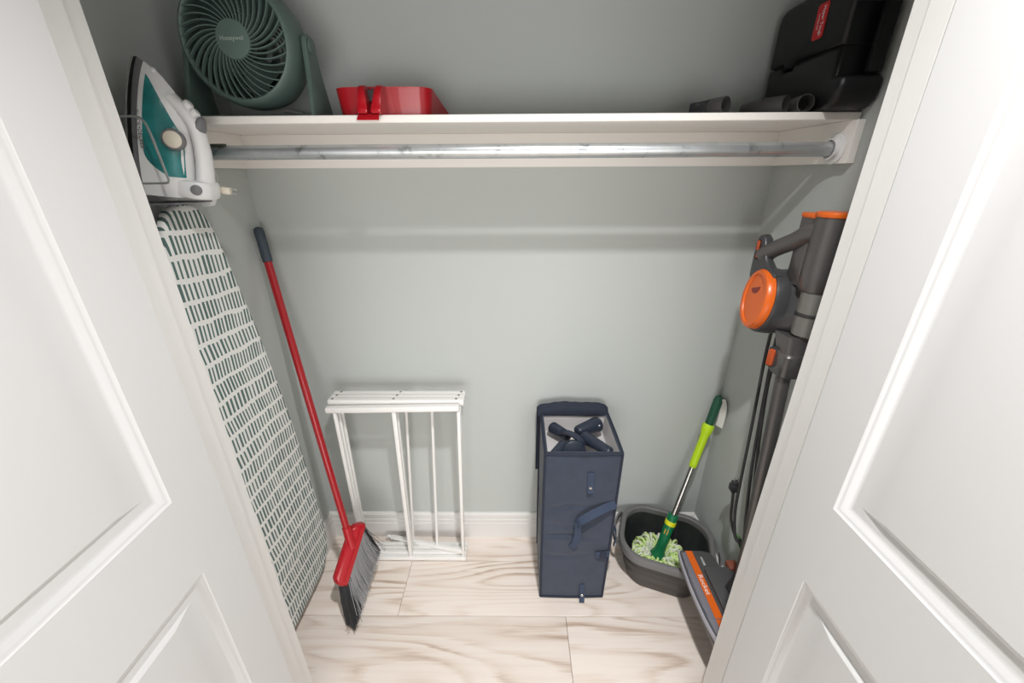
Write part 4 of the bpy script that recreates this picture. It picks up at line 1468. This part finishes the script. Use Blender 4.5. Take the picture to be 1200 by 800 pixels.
# floor head
HZ = 0.252
bm = bm_new()
hout = [(0.598, 0.742), (0.640, 0.738), (0.712, 0.745), (0.716, 0.800), (0.716, 1.010), (0.705, 1.036), (0.680, 1.044), (0.606, 1.046), (0.594, 1.030), (0.588, 0.95), (0.5865, 0.89), (0.588, 0.80), (0.592, 0.752)]
prism(bm, hout, HZ - 0.038, HZ, Mx.Identity(4), 0.005)
fh = obj('floor_head', bm, GUNM, t, sharp=40)
bm = bm_new(); prism(bm, [(0.617, 0.752), (0.617, 1.036), (0.601, 1.034), (0.595, 0.95), (0.594, 0.89), (0.595, 0.80), (0.599, 0.756)][::-1], HZ - 0.002, HZ + 0.0022, Mx.Identity(4), 0.001); obj('window_strip', bm, CLEARP, fh)
bm = bm_new()
bp_ = spline([(0.604, 1.046, HZ - 0.006), (0.592, 1.030, HZ - 0.006), (0.5855, 0.955, HZ - 0.007), (0.584, 0.890, HZ - 0.008), (0.586, 0.800, HZ - 0.007), (0.593, 0.742, HZ - 0.006)], 4)
ribbon(bm, bp_, (0, 0, 1), 0.013, 0.005); obj('bumper', bm, LILAC, fh)
bm = bm_new(); box(bm, 0.6175, 0.6415, 0.743, 1.041, HZ - 0.001, HZ + 0.0018, 0.0006, 1); st = obj('stripe', bm, ORANGE, fh)
text('lettering', 'Rocket', 0.0215, frame((0.6300, 0.912, HZ + 0.0020), (0, -1, 0), (1, 0, 0)), PRINT, st, sx=1.15)
bm = bm_new(); box(bm, 0.600, 0.712, 0.746, 1.040, HZ - 0.066, HZ - 0.036, 0.004, 1); obj('base', bm, TAUPE, fh)
bm = bm_new(); prism(bm, [(0.652, 0.800), (0.652, 0.962), (0.660, 0.970), (0.738, 0.970), (0.748, 0.960), (0.748, 0.800)][::-1], HZ - 0.010, HZ + 0.014, Mx.Identity(4), 0.005); nk = obj('swivel_block', bm, GUNM, fh)
text('lettering', 'HV300', 0.0115, frame((0.664, 1.000, HZ + 0.0003), (0, -1, 0), (1, 0, 0)), PRINT, fh)
bm = bm_new(); tube(bm, [(0.722, 0.886, 0.302), (0.718, 0.886, 0.285), (0.708, 0.886, 0.262)], [0.021, 0.023, 0.022], 18); obj('neck', bm, GUND, t)
bm = bm_new(); box(bm, 0.735, 0.772, 0.955, 0.992, 0.248, 0.272, 0.006, 2); obj('release_pedal', bm, mat('rust_plastic', (0.22, 0.065, 0.04), 0.5), t)
bm = bm_new()
tube(bm, spline([(0.6165, 0.985, HZ + 0.003), (0.602, 0.978, HZ + 0.003), (0.5925, 0.940, HZ + 0.003), (0.591, 0.890, HZ + 0.003), (0.5925, 0.840, HZ + 0.003), (0.602, 0.806, HZ + 0.003), (0.618, 0.800, HZ + 0.003), (0.650, 0.800, HZ + 0.003)], 5), 0.0011, 6)
obj('window_edge', bm, CLEARP, fh)
# wall bracket the machine hangs from
bm = bm_new(); box(bm, 0.748, XR - 0.0005, 0.93, 1.02, 1.14, 1.24, 0.006, 2); obj('wall_bracket', bm, GUND, t)
# cord in long hanging loops
CX = 0.734
cords = [
    [(0.700, 0.975, 1.128), (0.716, 1.035, 1.118), (0.730, 1.060, 1.075), (CX, 1.061, 0.993), (CX, 1.049, 0.882), (CX, 1.034, 0.734), (CX, 1.022, 0.600), (CX, 1.008, 0.480), (CX, 0.975, 0.402), (CX + 0.004, 0.948, 0.408), (CX + 0.008, 0.940, 0.470), (CX + 0.008, 0.972, 0.640), (CX + 0.006, 1.005, 0.800), (CX + 0.006, 1.030, 0.960), (CX, 1.020, 1.060), (0.725, 1.000, 1.125)],
    [(0.712, 1.000, 1.132), (0.736, 1.040, 1.090), (CX + 0.010, 1.045, 1.000), (CX + 0.010, 1.030, 0.860), (CX + 0.010, 1.012, 0.720), (CX + 0.010, 0.990, 0.600), (CX + 0.012, 0.965, 0.480), (CX + 0.012, 0.950, 0.410), (CX + 0.004, 0.980, 0.398), (CX - 0.004, 1.010, 0.440), (CX - 0.006, 1.024, 0.500), (CX - 0.008, 1.030, 0.540)],
]
for pts in cords:
    bm = bm_new(); tube(bm, spline(pts, 6), 0.0046, 8); cd = obj('cord', bm, CORD, t)
bm = bm_new()
box(bm, CX - 0.020, CX + 0.004, 1.022, 1.046, 0.545, 0.572, 0.004, 2)
box(bm, CX - 0.017, CX + 0.001, 1.025, 1.043, 0.570, 0.584, 0.003, 2)
pg = obj('plug', bm, GUND, cd)
for dx in (-0.012, -0.003):
    bm = bm_new(); box(bm, CX + dx - 0.001, CX + dx + 0.001, 1.030, 1.036, 0.583, 0.600); obj('prong', bm, STEEL, pg) if False else obj('prong', bm, STEEL, cd)
bm = bm_new(); ribbon(bm, spline([(CX + 0.006, 0.985, 0.400), (CX + 0.012, 0.968, 0.392), (CX + 0.014, 0.950, 0.372), (CX + 0.010, 0.945, 0.350)], 3), (0.4, 0.6, 0.4), 0.016, 0.002); obj('cord_tie', bm, LEAFG, t)
